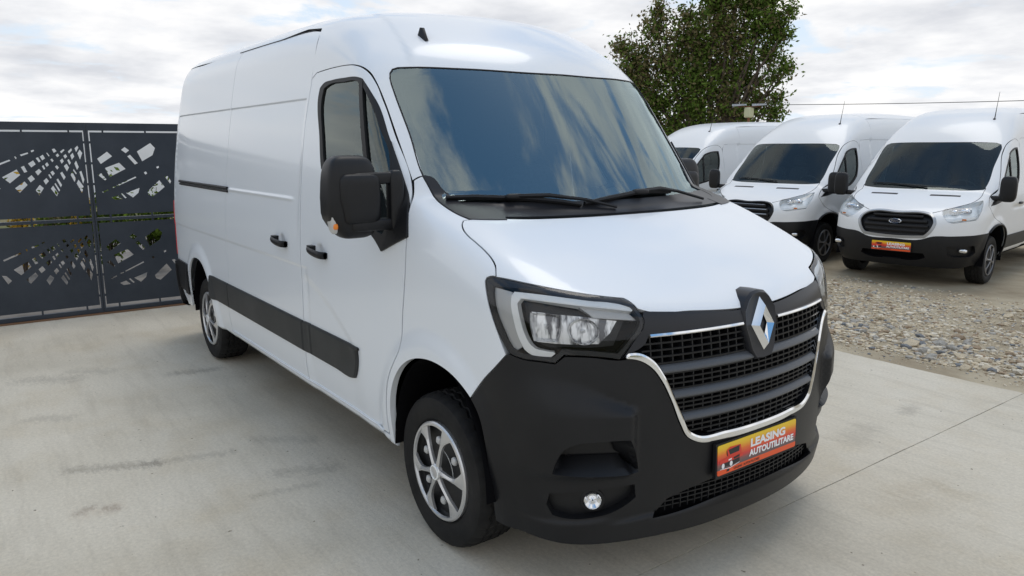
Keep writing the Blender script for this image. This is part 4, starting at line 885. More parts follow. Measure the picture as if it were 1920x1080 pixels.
def plate(parent, loc, rot, w=.52, h=.124):
    """flat printed plate in the local y-z plane facing +x"""
    fr_ = Mesh(); fr_.box((-.018,-w/2-.008,-h/2-.010), (-.002,w/2+.008,h/2+.008)); p = fr_.build('number_plate', BLACKP, parent); p.location = loc; p.rotation_euler = rot
    r = .008; P = []
    for cy_, cz_, a0 in ((w/2-r,h/2-r,0),(-w/2+r,h/2-r,pi/2),(-w/2+r,-h/2+r,pi),(w/2-r,-h/2+r,1.5*pi)): P += [(cy_+r*cos(a0+k*pi/8), cz_+r*sin(a0+k*pi/8)) for k in range(5)]
    pm = Mesh(); pm.add([(0,y,z) for y,z in P]+[(-.002,y,z) for y,z in P], [tuple(range(len(P)))]+[(i,i+len(P),(i+1)%len(P)+len(P),(i+1)%len(P)) for i in range(len(P))]); pm.build('printed_face', PLM, p)
    def put(M_, body, size, y0, z0, bold, sx, wmax=None):
        v, f, ww = text_mesh(body, size, bold, sx)
        k_ = wmax/ww if wmax else 1; M_.add([(.0012, y0+a*k_, z0+b_) for a, b_ in v], f)
    tx = Mesh(); put(tx, 'LEASING', .046, -.055, .012, .0020, .86, .235); put(tx, 'AUTOUTILITARE', .037, -.060, -.0265, .0017, .8, .305); tx.build('lettering', PW, p)
    sm_ = Mesh(); put(sm_, 'LEASING  AUTOUTILITARE', .014, -.16, -.0565, .0002, 1.0); sm_.add([(.0012,-.205,-.055),(.0012,-.19,-.055),(.0012,-.185,-.050),(.0012,-.19,-.046),(.0012,-.203,-.046),(.0012,-.203,-.049)], [(0,1,2,3,4,5)]); sm_.build('small_lettering', PK, p)
    # little printed van
    def poly(M_, P, x=.0012): M_.add([(x, y, z) for y, z in P], [tuple(range(len(P)))])
    a = Mesh(); poly(a, [(-.247,-.002),(-.185,.006),(-.105,.0),(-.105,-.012),(-.19,-.014),(-.247,-.016)]); poly(a, [(-.205,.036),(-.196,.006),(-.112,.006),(-.118,.040),(-.185,.044)]); a.build('printed_van_body', PR, p)
    a = Mesh(); poly(a, [(-.196,.034),(-.186,.012),(-.128,.014),(-.126,.038)], .0016); poly(a, [(-.208,.034),(-.204,.010),(-.200,.008),(-.203,.028)], .0016); poly(a, [(-.235,-.016),(-.165,-.017),(-.125,-.012),(-.125,-.030),(-.185,-.034),(-.235,-.028)], .0014); poly(a, [(-.165,-.004),(-.125,0),(-.125,-.010),(-.16,-.012)], .0016); a.build('printed_van_windows', PK, p)
    a = Mesh(); poly(a, [(-.195,-.006),(-.175,-.004),(-.175,-.010),(-.195,-.012)], .0018); poly(a, [(-.247,-.036),(-.185,-.041),(-.125,-.032),(-.125,-.034),(-.185,-.044),(-.247,-.038)], .0016)
    for cy_ in (-.228,-.178): poly(a, [(cy_+.009*cos(k), -.026+.011*sin(k)) for k in np.linspace(0, 2*pi, 13)[:-1]], .0018)
    a.build('printed_highlights', PW, p); return p
plate(van, (.914,-.004,.520), (0, R(-2), 0))
ut = panel(BUM, [(.86,-.56,.35),(.90,0,.35),(.86,.56,.35),(.80,.56,.22),(.86,0,.22),(.80,-.56,.22)], .06, -.035, inset=0, lip=0, smooth=False); ut.build('intake_blocking_sheet', DEEP, van)  # hidden dark sheet added to block bright ground showing through the intake
pb = Mesh(); pb.box((.84,-.24,.47), (.898,.24,.57)); pb.build('plate_bracket', BLACKP, van)

# ------------------------------------------------------------- the parked vans at the back
def copy_tree(o, parent=None):
    c = o.copy(); COL.objects.link(c)
    if parent is not None: c.parent = parent
    for ch in list(o.children): copy_tree(ch, c)
    return c
tv = thing('parked_van', 'x', 'van')
TSM = Map(F_transit, 'side', sy=1); TTM = Map(F_transit, 'top'); TCB = Map(F_transit, 'sph', (-2.2,0,1.5)); TNS = Map(F_transit, 'sph', (-.3,0,.75)); TRE = Map(F_transit, 'sph', (-4.1,0,1.4), pi)
def U3(x, z): return tuple(TSM.p3([(x, z)])[0][0])
def V3(x, y): return tuple(TTM.p3([(x, y)])[0][0])
def tboth(nm, M_, mt, parent=tv, **k): return M_.build(nm, mt, parent, **k), M_.mirrored().build(nm, mt, parent, **k)
TWS = [(-.52,0,1.985),(-.57,.49,1.98),(-.64,.735,1.97),(-.66,.785,1.94),(-.63,.80,1.90),(-.53,.81,1.82),(-.32,.81,1.64),(-.05,.825,1.395),(.0,.815,1.345),(.045,.80,1.32),(.09,.62,1.307),(.115,.40,1.303),(.13,0,1.30)]
def full(P): return P + [(p[0],-p[1],p[2]) for p in P[::-1] if abs(p[1]) > 1e-6]
twl = full(TWS)
m = panel(TCB, twl, .08, -.004, inset=.002, lip=0); m.build('windscreen', GLASS_T, tv)
TWI = [(-.44,0,1.87),(-.46,.12,1.87),(-.50,.22,1.93),(-.56,.5,1.93),(-.62,.73,1.90),(-.50,.765,1.77),(-.30,.765,1.59),(-.06,.77,1.39),(.06,.60,1.37),(.12,0,1.36)]
m = panel(TCB, twl, .07, -.008, inset=0, lip=0, holes=[full(TWI)], hinset=0); m.build('windscreen_border', FRIT, tv)
DT = [(-1.20,1.60),(-1.18,1.93),(-1.12,2.0),(-1.0,2.025),(-.86,2.01),(-.70,1.95),(-.55,1.84),(-.25,1.55),(-.10,1.40),(-.03,1.33)]
DF = [(-.03,1.33),(.08,1.262),(.20,1.20),(.31,1.12),(.26,1.03),(.13,.94),(-.05,.87),(-.28,.81),(-.42,.71),(-.455,.58),(-.455,.42)]
TWN = [(-1.07,1.90),(-.90,1.895),(-.66,1.84),(-.30,1.53),(-.15,1.39),(.02,1.255),(.27,1.11),(-.13,1.165),(-.52,1.235),(-.75,1.29),(-.98,1.42),(-1.06,1.58)]
seamT = [V3(-1.72,.72), V3(-2.6,.74), V3(-3.6,.74), V3(-4.65,.72)]
sh = [V3(-1.72,0), V3(-1.72,.4), seamT[0], U3(-1.72,2.28), U3(-1.72,2.05), U3(-1.20,2.03)] + [U3(x,z) for x,z in DT[1:]] + TWS[:9][::-1]
sh = [V3(-1.72,0), V3(-1.72,.4), seamT[0], U3(-1.72,2.28), U3(-1.72,2.05), U3(-1.24,2.035)] + [U3(x,z) for x,z in DT[1:]] + [(-.02,.86,1.335),(-.01,.83,1.33)] + TWS[:9][::-1]
tboth('cab_shell', panel(TCB, sh, .06, 0, inset=0, lip=0, corner=25), WHITE2)
tboth('front_door', panel(TSM, [U3(x,z) for x,z in DT + DF[1:] + [(-1.20,.42)]], .05, 0, holes=[[U3(x,z) for x,z in TWN]], inset=.005, hinset=0, corner=25), WHITE2)
tboth('window_frame', panel(TSM, [U3(x,z) for x,z in TWN], .06, .002, inset=.001, lip=.02, hinset=0, corner=25, holes=[[U3(x,z) for x,z in [(-1.045,1.87),(-.90,1.867),(-.68,1.815),(-.35,1.53),(-.24,1.42),(-.22,1.215),(-.52,1.27),(-.74,1.32),(-.955,1.44),(-1.03,1.58)]]]), GAPB)
tboth('side_window', panel(TSM, [U3(x,z) for x,z in TWN], .09, -.012, inset=.004, lip=0, corner=25), GLASS_S)
tboth('window_divider', panel(TSM, [U3(x,z) for x,z in [(-.64,1.83),(-.61,1.81),(-.58,1.25),(-.61,1.25)]], .08, .0, inset=0, lip=.01, smooth=False), GAPB)
AR = [(-.415,.37),(-.415,.5),(-.375,.65),(-.28,.765),(-.12,.835),(.05,.85),(.22,.82),(.335,.757)]
nb = [(.115,.40,1.303),(.09,.62,1.307),(.045,.80,1.32),(-.01,.83,1.33),(-.02,.86,1.335)]
BL = [(.335,1.01,.757),(.52,.965,.745),(.69,.90,.735),(.866,.703,.722),(.95,.475,.705),(.975,.385,.668),(1.0,0,.655)]
front = [(.13,0,1.30)] + nb + [U3(x,z) for x,z in DF] + [U3(-.455,.37)] + [U3(x,z) for x,z in AR] + BL[1:]
frontl = front + [(p[0],-p[1],p[2]) for p in front[::-1][1:-1]]
THL = [(.75,.528,1.041),(.689,.54,1.074),(.617,.653,1.102),(.449,.792,1.157),(.30,.885,1.190),(.42,.918,1.114),(.55,.93,1.02),(.61,.928,.971),(.629,.923,.944),(.78,.78,.915),(.849,.68,.902),(.859,.646,.913),(.838,.581,.97)]
TGR = [(.80,0,1.025),(.785,.33,1.03),(.80,.40,1.015),(.90,.52,.885),(.954,.46,.72),(.97,.39,.675),(.985,0,.66)]
TGR = [(.80,0,1.025),(.785,.33,1.03),(.80,.40,1.015),(.90,.515,.885),(.94,.47,.76),(.96,.40,.685),(.985,0,.668)]
m = panel(TNS, frontl, .05, 0, inset=.003, lip=.02, holes=[THL, mir(THL), full(TGR)], hinset=0, corner=30); m.build('bonnet_and_wings', WHITE2, tv)
shut = Mesh(); shut.tube([tuple(q) for q in TNS.p3(TNS.uv(smooth_line([(.02,.80,1.31),(.2,.845,1.25),(.42,.80,1.165),(.62,.66,1.105),(.72,.53,1.055),(.79,.42,1.02)], False, .04)), -.001)[0]], .004, 5); tboth('bonnet_gap', shut, GAPB)
bl = full([(.335,1.01,.757)] + BL[1:]); bo = full([(.40,.99,.62),(.43,.98,.45),(.44,.95,.30),(.60,.88,.285),(.76,.72,.28),(.88,.45,.275),(.93,0,.275)])
FG = [(.892,.661,.583),(.659,.941,.60),(.596,.947,.496),(.702,.922,.434),(.88,.758,.431),(.894,.692,.47)]
LW = full([(.99,.40,.475),(.985,.43,.42),(.99,.36,.385)]) ; LW = [(.98,.41,.47),(.97,.44,.41),(.985,.37,.375),(1.0,0,.37),(.985,-.37,.375),(.97,-.44,.41),(.98,-.41,.47),(1.0,0,.475)]
m = panel(TNS, bl + bo[::-1], .05, .006, inset=.001, lip=.03, holes=[FG, mir(FG), LW], hinset=0, corner=30); m.build('front_bumper', BLACKP, tv)
for s in (1,-1):
    rc = Mesh(); Pq = FG if s == 1 else mir(FG); band(TNS, Pq, [.006,-.04], .05, M_=rc); panel(TNS, Pq, .06, -.04, inset=-.001, lip=0, M_=rc); rc.build('fog_lamp_surround', BLACKP, tv, smooth=30)
rc = Mesh(); band(TNS, LW, [.006,-.06], .06, M_=rc); panel(TNS, LW, .08, -.06, inset=-.001, lip=0, M_=rc); rc.build('lower_air_intake', DEEP, tv)
fl = Mesh(); v, f = rounded_box((.775,.835,.530), (.03,.052,.028), 3, 18, 12); fl.add(v, f); tboth('fog_lamp', fl, BRIGHT, smooth=60)
# headlights
hb_ = Mesh(); band(TNS, THL, [-.002,-.07], .05, M_=hb_, inset=.003); panel(TNS, THL, .07, -.07, inset=0, lip=0, M_=hb_)
le = panel(TNS, THL, .05, .002, inset=.003, lip=.01)
r1 = Mesh(); 
for c_, s_ in (((.60,.76,1.045),(.05,.085,.045)),): v, f = rounded_box(c_, s_, 2.4, 18, 12); r1.add(v, f)
r2 = Mesh(); v, f = rounded_box((.665,.655,1.035), (.04,.05,.035), 2.4, 16, 10); r2.add(v, f)
r3 = panel(TNS, [(.84,.62,.915),(.60,.915,.955),(.57,.915,.99),(.80,.62,.95)], .06, -.03, inset=0, lip=.02, smooth=False)
am_ = Mesh(); v, f = rounded_box((.735,.80,.945), (.02,.028,.012), 3, 12, 8); am_.add(v, f)
r4 = panel(TNS, [(.31,.885,1.18),(.42,.91,1.11),(.56,.925,1.0),(.53,.90,1.01),(.44,.87,1.11)], .06, -.02, inset=0, lip=.02, smooth=False)
for s in (1,-1):
    h0 = (hb_ if s == 1 else hb_.mirrored()).build('headlight', LAMPW, tv)
    for nm, mm, mt in (('lens', le, LENS), ('reflector_bowl', r1, BRIGHT), ('reflector_bowl', r2, BRIGHT), ('lower_lamp_strip', r3, LAMPW), ('turn_signal', am_, AMBER), ('side_reflector', r4, LAMPW)): (mm if s == 1 else mm.mirrored()).build(nm, mt, h0)
# bonnet vents
vt = panel(TTM, [V3(.30,.22),V3(.27,.60),V3(.31,.60),V3(.345,.22)], .05, .003, inset=0, lip=.004, smooth=False); tboth('bonnet_vent', vt, GAPB)
# sides, roof, back
ARR = [(-3.34,.40),(-3.345,.55),(-3.39,.68),(-3.50,.78),(-3.65,.83),(-3.80,.83),(-3.95,.78),(-4.06,.68),(-4.105,.55),(-4.11,.40)]
sd_ = [U3(-1.20,.42), U3(-1.20,1.0), U3(-1.20,1.6), U3(-1.20,1.95), U3(-1.24,2.035), U3(-1.72,2.05), U3(-1.72,2.28)] + seamT + [U3(-4.65,z) for z in (2.1,1.6,1.1,.6,.42)] + [U3(x,z) for x,z in [(-4.11,.42)] + ARR[::-1][1:-1] + [(-3.34,.42)]]
tboth('side_panel', panel(TSM, sd_, .06, 0, inset=.003, corner=25, rows=[2.02,2.03,2.04,2.05,2.06,1.04,1.05,1.06,1.07,1.08]), WHITE2)
tboth('roof', panel(TTM, [V3(-1.72,0), V3(-1.72,.4)] + seamT + [V3(-4.65,.4), V3(-4.65,0)], .12, 0, inset=0, lip=0, corner=20), WHITE2)
lp = [U3(-4.65,z) for z in (.42,.6,1.1,1.6,2.1)] + [V3(-4.65,.72), V3(-4.65,.4), V3(-4.65,0)]; lp = lp + [(p[0],-p[1],p[2]) for p in lp[::-1][1:]]
panel(TRE, lp, .12, 0, inset=0, lip=0).build('rear_doors', WHITE2, tv)
tboth('side_cladding', panel(TSM, [U3(-.46,.47),U3(-.46,.66),U3(-1.8,.66),U3(-3.34,.66),U3(-3.34,.47),U3(-1.8,.47)], .08, .012, inset=0, lip=.02, smooth=False), TRIM)
tboth('sill', panel(TSM, [U3(-.44,.372),U3(-.45,.418),U3(-1.8,.418),U3(-3.33,.418),U3(-3.33,.372),U3(-1.8,.372)], .1, -.01, inset=0, lip=.03, smooth=False), LAMPG)
ml = Mesh(); sx_ = smooth_line([U3(x,z) for x,z in AR], False, .05); ml.tube([tuple(np.array(p)+(0,.004,0)) for p in sx_], .016, 6); tboth('wheel_arch_edge', ml, BLACKP, smooth=60)
def tl_(cx, x0, x1):
    m_ = Mesh(); P_ = [(x0,.30)] + [(cx+(x1-x0)/2*cos(a), .36+.48*sin(a)) for a in np.linspace(pi, 0, 12)] + [(x1,.30)]; k = len(P_)
    m_.add([(x,1.0,z) for x,z in P_]+[(x,.62,z) for x,z in P_], [(i,i+k,i+1+k,i+1) for i in range(k-1)]+[tuple(range(k,2*k))]); return m_
tboth('wheel_arch_liner', tl_(0,-.42,.44), DEEP); tboth('wheel_arch_liner', tl_(-3.75,-4.12,-3.33), DEEP)
ub = Mesh(); ub.box((-4.7,-.6,.36), (.7,.6,.42)); ub.box((-3.3,-.95,.38), (-.46,.95,.42)); ub.build('underbody', DEEP, tv)
fb = panel(TNS, full([(.80,.0,1.03),(.76,.55,1.03),(.80,.62,.75),(.9,.0,.72)]), .12, -.10, inset=-.05, lip=0, smooth=False); fb.build('inner_front_frame', DEEP, tv)
# mirrors, cabin
mm_ = Mesh(); v, f = rounded_box((.14,1.13,1.345), (.06,.10,.175), 3.8, 24, 16); mm_.add(v, f)
ma = Mesh(); v, f = rounded_box((.10,1.0,1.215), (.05,.09,.035), 4, 14, 8); ma.add(v, f)
for s in (1,-1):
    a_ = (mm_ if s == 1 else mm_.mirrored()).build('door_mirror', BLACKP, tv, smooth=60); (ma if s == 1 else ma.mirrored()).build('mirror_arm', BLACKP, a_, smooth=60)
an_ = Mesh(); an_.tube([(-1.14,.54,2.31),(-1.19,.54,2.50),(-1.254,.54,2.72)], [.008,.004,.0025], 5); v, f = rounded_box((-1.13,.54,2.315), (.025,.018,.014), 3, 12, 8); an_.add(v, f); an_.build('roof_antenna', GAPB, tv)
b_ = Mesh(); b_.box((-1.5,-.86,.4), (-1.47,.86,1.75)); b_.box((-1.501,-.72,1.75), (-1.471,.72,2.05)); b_.build('bulkhead', DASH, tv)
d_ = Mesh(); pr = [(.12,1.25),(-.05,1.29),(-.25,1.28),(-.38,1.2),(-.35,.8),(.2,.8)]; k = len(pr); d_.add([(x,-.83,z) for x,z in pr]+[(x,.83,z) for x,z in pr], [(i,(i+1)%k,(i+1)%k+k,i+k) for i in range(k)]); d_.build('dashboard', DASH, tv, smooth=40)
for y_ in (.45,-.15,-.58):
    st = Mesh()
    for c_, s_ in (((-1.15,y_,1.25),(.08,.2,.3)), ((-1.18,y_,1.68),(.055,.12,.10))): v, f = rounded_box(c_, s_, 3.5, 14, 10); st.add(v, f)
    st.build('seat', SEAT, tv, smooth=60)
sw_ = Mesh(); c = Vector((-.45,.42,1.27)); ax_ = Vector((.85,0,-.5)).normalized(); e1 = Vector((0,1,0)); e2 = ax_.cross(e1); sw_.tube([tuple(c+e1*.18*cos(a)+e2*.18*sin(a)) for a in np.linspace(0, 2*pi, 25)], .015, 6); sw_.build('steering_wheel', DASH, tv)
wp_ = Mesh(); wp_.tube([tuple(q) for q in TCB.p3(TCB.uv([(.05,-.70,1.36),(0,-.45,1.37),(.07,-.1,1.345),(.10,.1,1.33)]), .012)[0]], .008, 5); wp_.build('wiper', GAPB, tv)
dh = Mesh(); v, f = rounded_box((-1.02, U3(-1.02,1.06)[1]+.02, 1.10), (.085,.02,.018), 3, 14, 8); dh.add(v, f); tboth('door_handle', dh, BLACKP)
for x, y_, s in ((0,.965,-1),(0,-.965,1),(-3.75,.955,-1),(-3.75,-.955,1)):
    w = TY.build('wheel', RUBBER, tv, smooth=28); w.location = (x, y_, .3432); w.rotation_euler = (0, .5, 0 if s == 1 else pi); HC.build('hubcap', HUB2, w, smooth=35)
    d = Mesh(); d.lathe([(.222,.015),(.20,.03),(.0005,.035)], 32); d.build('wheel_disc', RIMD, w)
def tbar(M_, z, w, h, dx=0.0, d=.02):
    ys = np.linspace(-w, w, 18); p, _ = Map(F_transit, 'front').p3(np.stack([ys, np.full(18, z)], 1)); v = []
    for q in p: v += [(q[0]+dx-.04, q[1], z-h/2), (q[0]+dx, q[1], z-h/2), (q[0]+dx+.004, q[1], z), (q[0]+dx, q[1], z+h/2), (q[0]+dx-.04, q[1], z+h/2)]
    M_.add(v, [(i*5+j, i*5+(j+1)%5, (i+1)*5+(j+1)%5, (i+1)*5+j) for i in range(17) for j in range(5)] + [(0,1,2,3,4), tuple(range(85,90))])
def dress(root, kind):
    """grille of the two generations, and the dealer plate of the nearest one"""
    band_ = Mesh(); band(TNS, full(TGR), [.004,-.05], .05, M_=band_); panel(TNS, full(TGR), .08, -.05, inset=0, lip=0, M_=band_); band_.build('grille', GAPB, root, smooth=30)
    big = full([(p[0], p[1]*1.0, p[2]) for p in TGR])
    ring = Mesh(); q = smooth_line(big, True, .04); uvq = TNS.uv(q); q2 = inset_poly(uvq, .028 if kind == 'new' else .02)
    a, na = TNS.p3(uvq, .004); b__, nb_ = TNS.p3(q2, .012); k = len(a); ring.add(np.concatenate([a, b__, b__-na*.02]), [(r_*k+i, r_*k+(i+1)%k, (r_+1)*k+(i+1)%k, (r_+1)*k+i) for r_ in range(2) for i in range(k)]); ring.build('grille_surround', SILV2 if kind == 'new' else BLACKP, root, smooth=40)
    if kind == 'new':
        for z, w in ((.965,.33),(.90,.40),(.835,.42),(.77,.40),(.71,.33)): bb = Mesh(); tbar(bb, z, w, .034, -.018); bb.build('grille_slat', BLACKP, root)
        ov = Mesh(); ov.lathe([(.0005,.012),(.85,.012),(.93,.016),(1.0,.010),(1.0,-.01)], 36, axis='x'); ov.v = [(x, y*.085, z*.035) for x, y, z in ov.v]; x0 = float(Map(F_transit,'front').p3([(0,.895)])[0][0][0]); bd = ov.build('oval_badge', CHROME, root, smooth=40); bd.location = (x0-.008, 0, .895)
        pl = Mesh(); pl.lathe([(.0005,.0135),(.84,.0135)], 32, axis='x'); pl.v = [(x, y*.085, z*.035) for x, y, z in pl.v]; pl.build('badge_field', SLATEB, bd)
        v, f, w = text_mesh('Ford', .052, .0004, 1.15); tx = Mesh(); tx.add([(.0148, a-w/2+.2*b2, b2-.016) for a, b2 in v], f); tx.build('badge_lettering', CHROME, bd)
        plate(root, (1.022,0,.548), (0,0,0), .52, .124); pb_ = Mesh(); pb_.box((.93,-.22,.51), (1.006,.22,.59)); pb_.build('plate_bracket', BLACKP, root)
    else:
        for z, w in ((.965,.35),(.895,.42),(.82,.44),(.745,.41)):
            bb = Mesh(); tbar(bb, z, w, .040, -.010); bb.build('grille_slat', BLACKP, root); cc = Mesh(); tbar(cc, z+.018, w-.03, .010, .001); cc.build('grille_chrome_line', SILVER, root)
SLATEB = mat('badge_blue_black', (.02,.03,.07), .2, coat=1)
g_ = 'white vans parked in a row on the gravel'
van1, van2, van3 = tv, copy_tree(tv), copy_tree(tv)
for o, (x, y, h, z), kind, lab in ((van3, (-2.735,8.926,-1.445,-.19), 'new', 'white high roof van at the right with silver framed grille and orange dealer plate'),
        (van2, (-5.269,8.98,-1.478,-.20), 'old', 'middle white van of the row with papers on its dashboard and grey striped grille'),
        (van1, (-8.8,9.62,-1.68,-.27), 'old', 'rearmost white van half hidden behind the big van windscreen')):
    o.location = (x, y, z); o.rotation_euler = (0,0,h); o['label'] = lab; o['group'] = g_; dress(o, kind)
pp_ = Mesh(); pp_.box((-.22,.28,1.295), (-.02,.62,1.31)); pa = pp_.build('paper', mat('yellow_paper', (.62,.60,.30), .7), None)
pa.location = van2.location; pa.rotation_euler = van2.rotation_euler; tag(pa, 'yellowish sheet of paper lying on the dashboard of the middle van', 'paper')

# ------------------------------------------------------------- gate with laser cut pattern
ANTH = mat('anthracite_steel', (.030,.036,.046), .48, spec=.4); noise_col(ANTH, (.030,.038,.050), (.043,.052,.066), 2.5, 8, bump=.04, bscale=200)
RUST = mat('rusty_track', (.20,.11,.06), .8)
CUT_A = [[(-2.258,0.647),(-2.105,0.71),(-2.096,0.698),(-2.25,0.632)],[(-2.062,0.736),(-2.055,0.742),(-2.043,0.725),(-2.052,0.714)],[(-2.014,0.756),(-1.948,0.778),(-1.944,0.765),(-2.005,0.742)],[(-1.921,0.794),(-1.898,0.803),(-1.891,0.792),(-1.915,0.778)],[(-2.181,0.543),(-2.055,0.615),(-2.031,0.561),(-2.123,0.483)],[(-2.018,0.637),(-1.991,0.649),(-1.97,0.591),(-1.995,0.582)],[(-1.956,0.67),(-1.91,0.7),(-1.892,0.662),(-1.932,0.632)],[(-1.886,0.722),(-1.866,0.73),(-1.848,0.692),(-1.864,0.68)],[(-1.85,0.737),(-1.823,0.755),(-1.808,0.718),(-1.834,0.7)],[(-1.792,0.771),(-1.785,0.774),(-1.767,0.743),(-1.775,0.737)],[(-1.742,0.807),(-1.719,0.815),(-1.703,0.788),(-1.728,0.772)],[(-1.714,0.75),(-1.695,0.767),(-1.683,0.744),(-1.703,0.729)],[(-1.674,0.784),(-1.642,0.809),(-1.633,0.799),(-1.663,0.767)],[(-1.973,0.528),(-1.937,0.558),(-1.913,0.519),(-1.952,0.487)],[(-1.904,0.589),(-1.869,0.618),(-1.849,0.592),(-1.884,0.553)],[(-1.842,0.644),(-1.828,0.653),(-1.816,0.619),(-1.829,0.608)],[(-1.814,0.662),(-1.794,0.681),(-1.781,0.653),(-1.802,0.636)],[(-1.764,0.706),(-1.749,0.717),(-1.737,0.695),(-1.75,0.681)],[(-2.086,0.435),(-2.002,0.498),(-1.98,0.463),(-2.051,0.389)],[(-1.843,0.5),(-1.815,0.526),(-1.797,0.496),(-1.826,0.462)],[(-1.796,0.557),(-1.785,0.565),(-1.77,0.53),(-1.781,0.519)],[(-1.776,0.582),(-1.755,0.598),(-1.739,0.57),(-1.76,0.547)],[(-1.731,0.636),(-1.714,0.651),(-1.698,0.627),(-1.715,0.607)],[(-1.683,0.696),(-1.66,0.716),(-1.65,0.688),(-1.67,0.665)],[(-1.649,0.742),(-1.627,0.76),(-1.616,0.734),(-1.637,0.714)],[(-1.605,0.785),(-1.573,0.817),(-1.567,0.797),(-1.597,0.765)],[(-1.917,0.411),(-1.878,0.461),(-1.847,0.428),(-1.893,0.357)],[(-1.788,0.421),(-1.765,0.45),(-1.728,0.372),(-1.743,0.343)],[(-1.752,0.467),(-1.743,0.476),(-1.709,0.403),(-1.72,0.39)],[(-1.731,0.508),(-1.716,0.519),(-1.688,0.454),(-1.701,0.431)],[(-1.693,0.572),(-1.674,0.586),(-1.649,0.531),(-1.667,0.504)],[(-1.654,0.642),(-1.628,0.664),(-1.61,0.626),(-1.632,0.587)],[(-1.619,0.698),(-1.605,0.711),(-1.589,0.673),(-1.604,0.65)],[(-1.588,0.747),(-1.564,0.772),(-1.554,0.734),(-1.578,0.703)],[(-1.544,0.817),(-1.517,0.842),(-1.509,0.821),(-1.534,0.779)],[(-1.524,0.766),(-1.5,0.804),(-1.48,0.769),(-1.506,0.703)],[(-1.56,0.665),(-1.542,0.694),(-1.524,0.63),(-1.542,0.601)],[(-1.603,0.551),(-1.587,0.587),(-1.561,0.516),(-1.575,0.48)],[(-1.578,0.598),(-1.571,0.61),(-1.548,0.568),(-1.555,0.556)],[(-1.523,0.581),(-1.505,0.592),(-1.486,0.503),(-1.501,0.46)],[(-1.558,0.466),(-1.539,0.504),(-1.5,0.435),(-1.519,0.366)],[(-2.284,0.495),(-2.246,0.487),(-2.204,0.435),(-2.24,0.404)]]
CUT_B = [[(-1.352,0.71),(-1.256,0.781),(-1.212,0.734),(-1.323,0.657)],[(-1.288,0.616),(-1.153,0.668),(-1.098,0.603),(-1.254,0.522)],[(-1.361,0.547),(-1.326,0.563),(-1.285,0.5),(-1.299,0.489)],[(-1.123,0.799),(-1.088,0.828),(-1.048,0.794),(-1.082,0.765)],[(-1.07,0.732),(-1.043,0.749),(-0.975,0.66),(-1.005,0.647)],[(-0.974,0.782),(-0.839,0.869),(-0.796,0.817),(-0.826,0.742),(-0.932,0.68)],[(-1.338,0.372),(-1.279,0.398),(-1.277,0.385),(-1.328,0.361)],[(-1.244,0.418),(-1.209,0.427),(-1.207,0.418),(-1.237,0.407)],[(-1.196,0.436),(-1.01,0.522),(-1.003,0.511),(-1.189,0.426)],[(-1.256,0.312),(-1.194,0.331),(-1.152,0.29),(-1.221,0.285)],[(-1.167,0.344),(-1.154,0.353),(-1.113,0.306),(-1.125,0.296)],[(-1.114,0.353),(-0.981,0.402),(-0.995,0.351),(-1.052,0.303)],[(-0.926,0.563),(-0.905,0.574),(-0.893,0.553),(-0.912,0.539)],[(-0.8,0.618),(-0.775,0.629),(-0.773,0.611),(-0.792,0.6)],[(-0.907,0.362),(-0.781,0.477),(-0.733,0.404),(-0.856,0.304),(-0.899,0.326)],[(-0.724,0.515),(-0.693,0.519),(-0.663,0.463),(-0.675,0.438)]]

def cut_panel(y0, y1, z0, z1, cuts, dy, dz):
    outer = np.array([(y0,z0),(y1,z0),(y1,z1),(y0,z1)], float)
    hs = []
    for c_ in cuts:
        q = np.array(c_) + (dy, dz)
        if q[:,0].min() > y0+.01 and q[:,0].max() < y1-.01: hs.append(q if area(q) > 0 else q[::-1])
    uvv, F = tess(outer, hs, .5); m = Mesh(); a = [(-6.139, y, z) for y, z in uvv]; b_ = [(-6.142, y, z) for y, z in uvv]
    p0, p1, p2 = (uvv[F[:,k]] for k in range(3)); s_ = np.sign((p1-p0)[:,0]*(p2-p0)[:,1]-(p1-p0)[:,1]*(p2-p0)[:,0]); F = np.where(s_[:,None] > 0, F, F[:, ::-1])
    m.add(a, F.tolist()); m.add(b_, F[:, ::-1].tolist())
    for L in [outer] + hs:
        k = len(L); m.add([(-6.139,y,z) for y,z in L]+[(-6.142,y,z) for y,z in L], [(i,(i+1)%k,(i+1)%k+k,i+k) for i in range(k)])
    return m
def gate_leaf(y0, y1, kind, label, dy):
    g = thing('metal_gate' if y1 < 2 and y0 > -3 else 'metal_fence_panel', label, 'gate' if y0 > -3 else 'fence', (-6.14, (y0+y1)/2, 0)); off = Vector(g.location)
    def pb(nm, M_, mt=ANTH): o = M_.build(nm, mt, g); o.location = -off; return o
    cuts = CUT_A if kind == 0 else CUT_B
    for z0, z1, dz in ((.10,.958,0.0),(1.042,1.880,.905)): pb('panel', cut_panel(y0+.030, y1-.030, z0, z1, cuts, dy, dz))
    for z0, z1 in ((0.02,.062),(.982,1.012),(1.898,1.975)): m = Mesh(); m.box((-6.175,y0,z0), (-6.13,y1,z1)); pb('rail', m)
    for ya, yb in ((y0,y0+.018),(y1-.018,y1)):
        for za, zb in ((.062,.982),(1.012,1.898)): m = Mesh(); m.box((-6.174,ya,za), (-6.131,yb,zb)); pb('upright', m)
    m = Mesh()
    for y in np.linspace(y0+.15, y1-.15, 4):
        for z0, z1 in ((.060,.102),(.956,.984),(1.010,1.044),(1.878,1.90)): m.box((-6.145,y-.008,z0), (-6.135,y+.008,z1))
    for z in np.concatenate([np.linspace(.2,.86,4), np.linspace(1.15,1.78,4)]):
        for ya in (y0+.014, y1-.034): m.box((-6.145,ya,z-.012), (-6.135,ya+.02,z+.012))
    o = pb('fixing_tabs', m); o['kind'] = 'stuff'; return g
gate_leaf(-2.93, -1.433, 0, 'dark grey steel gate leaf with fan of small cut-outs, left of its post', 0)
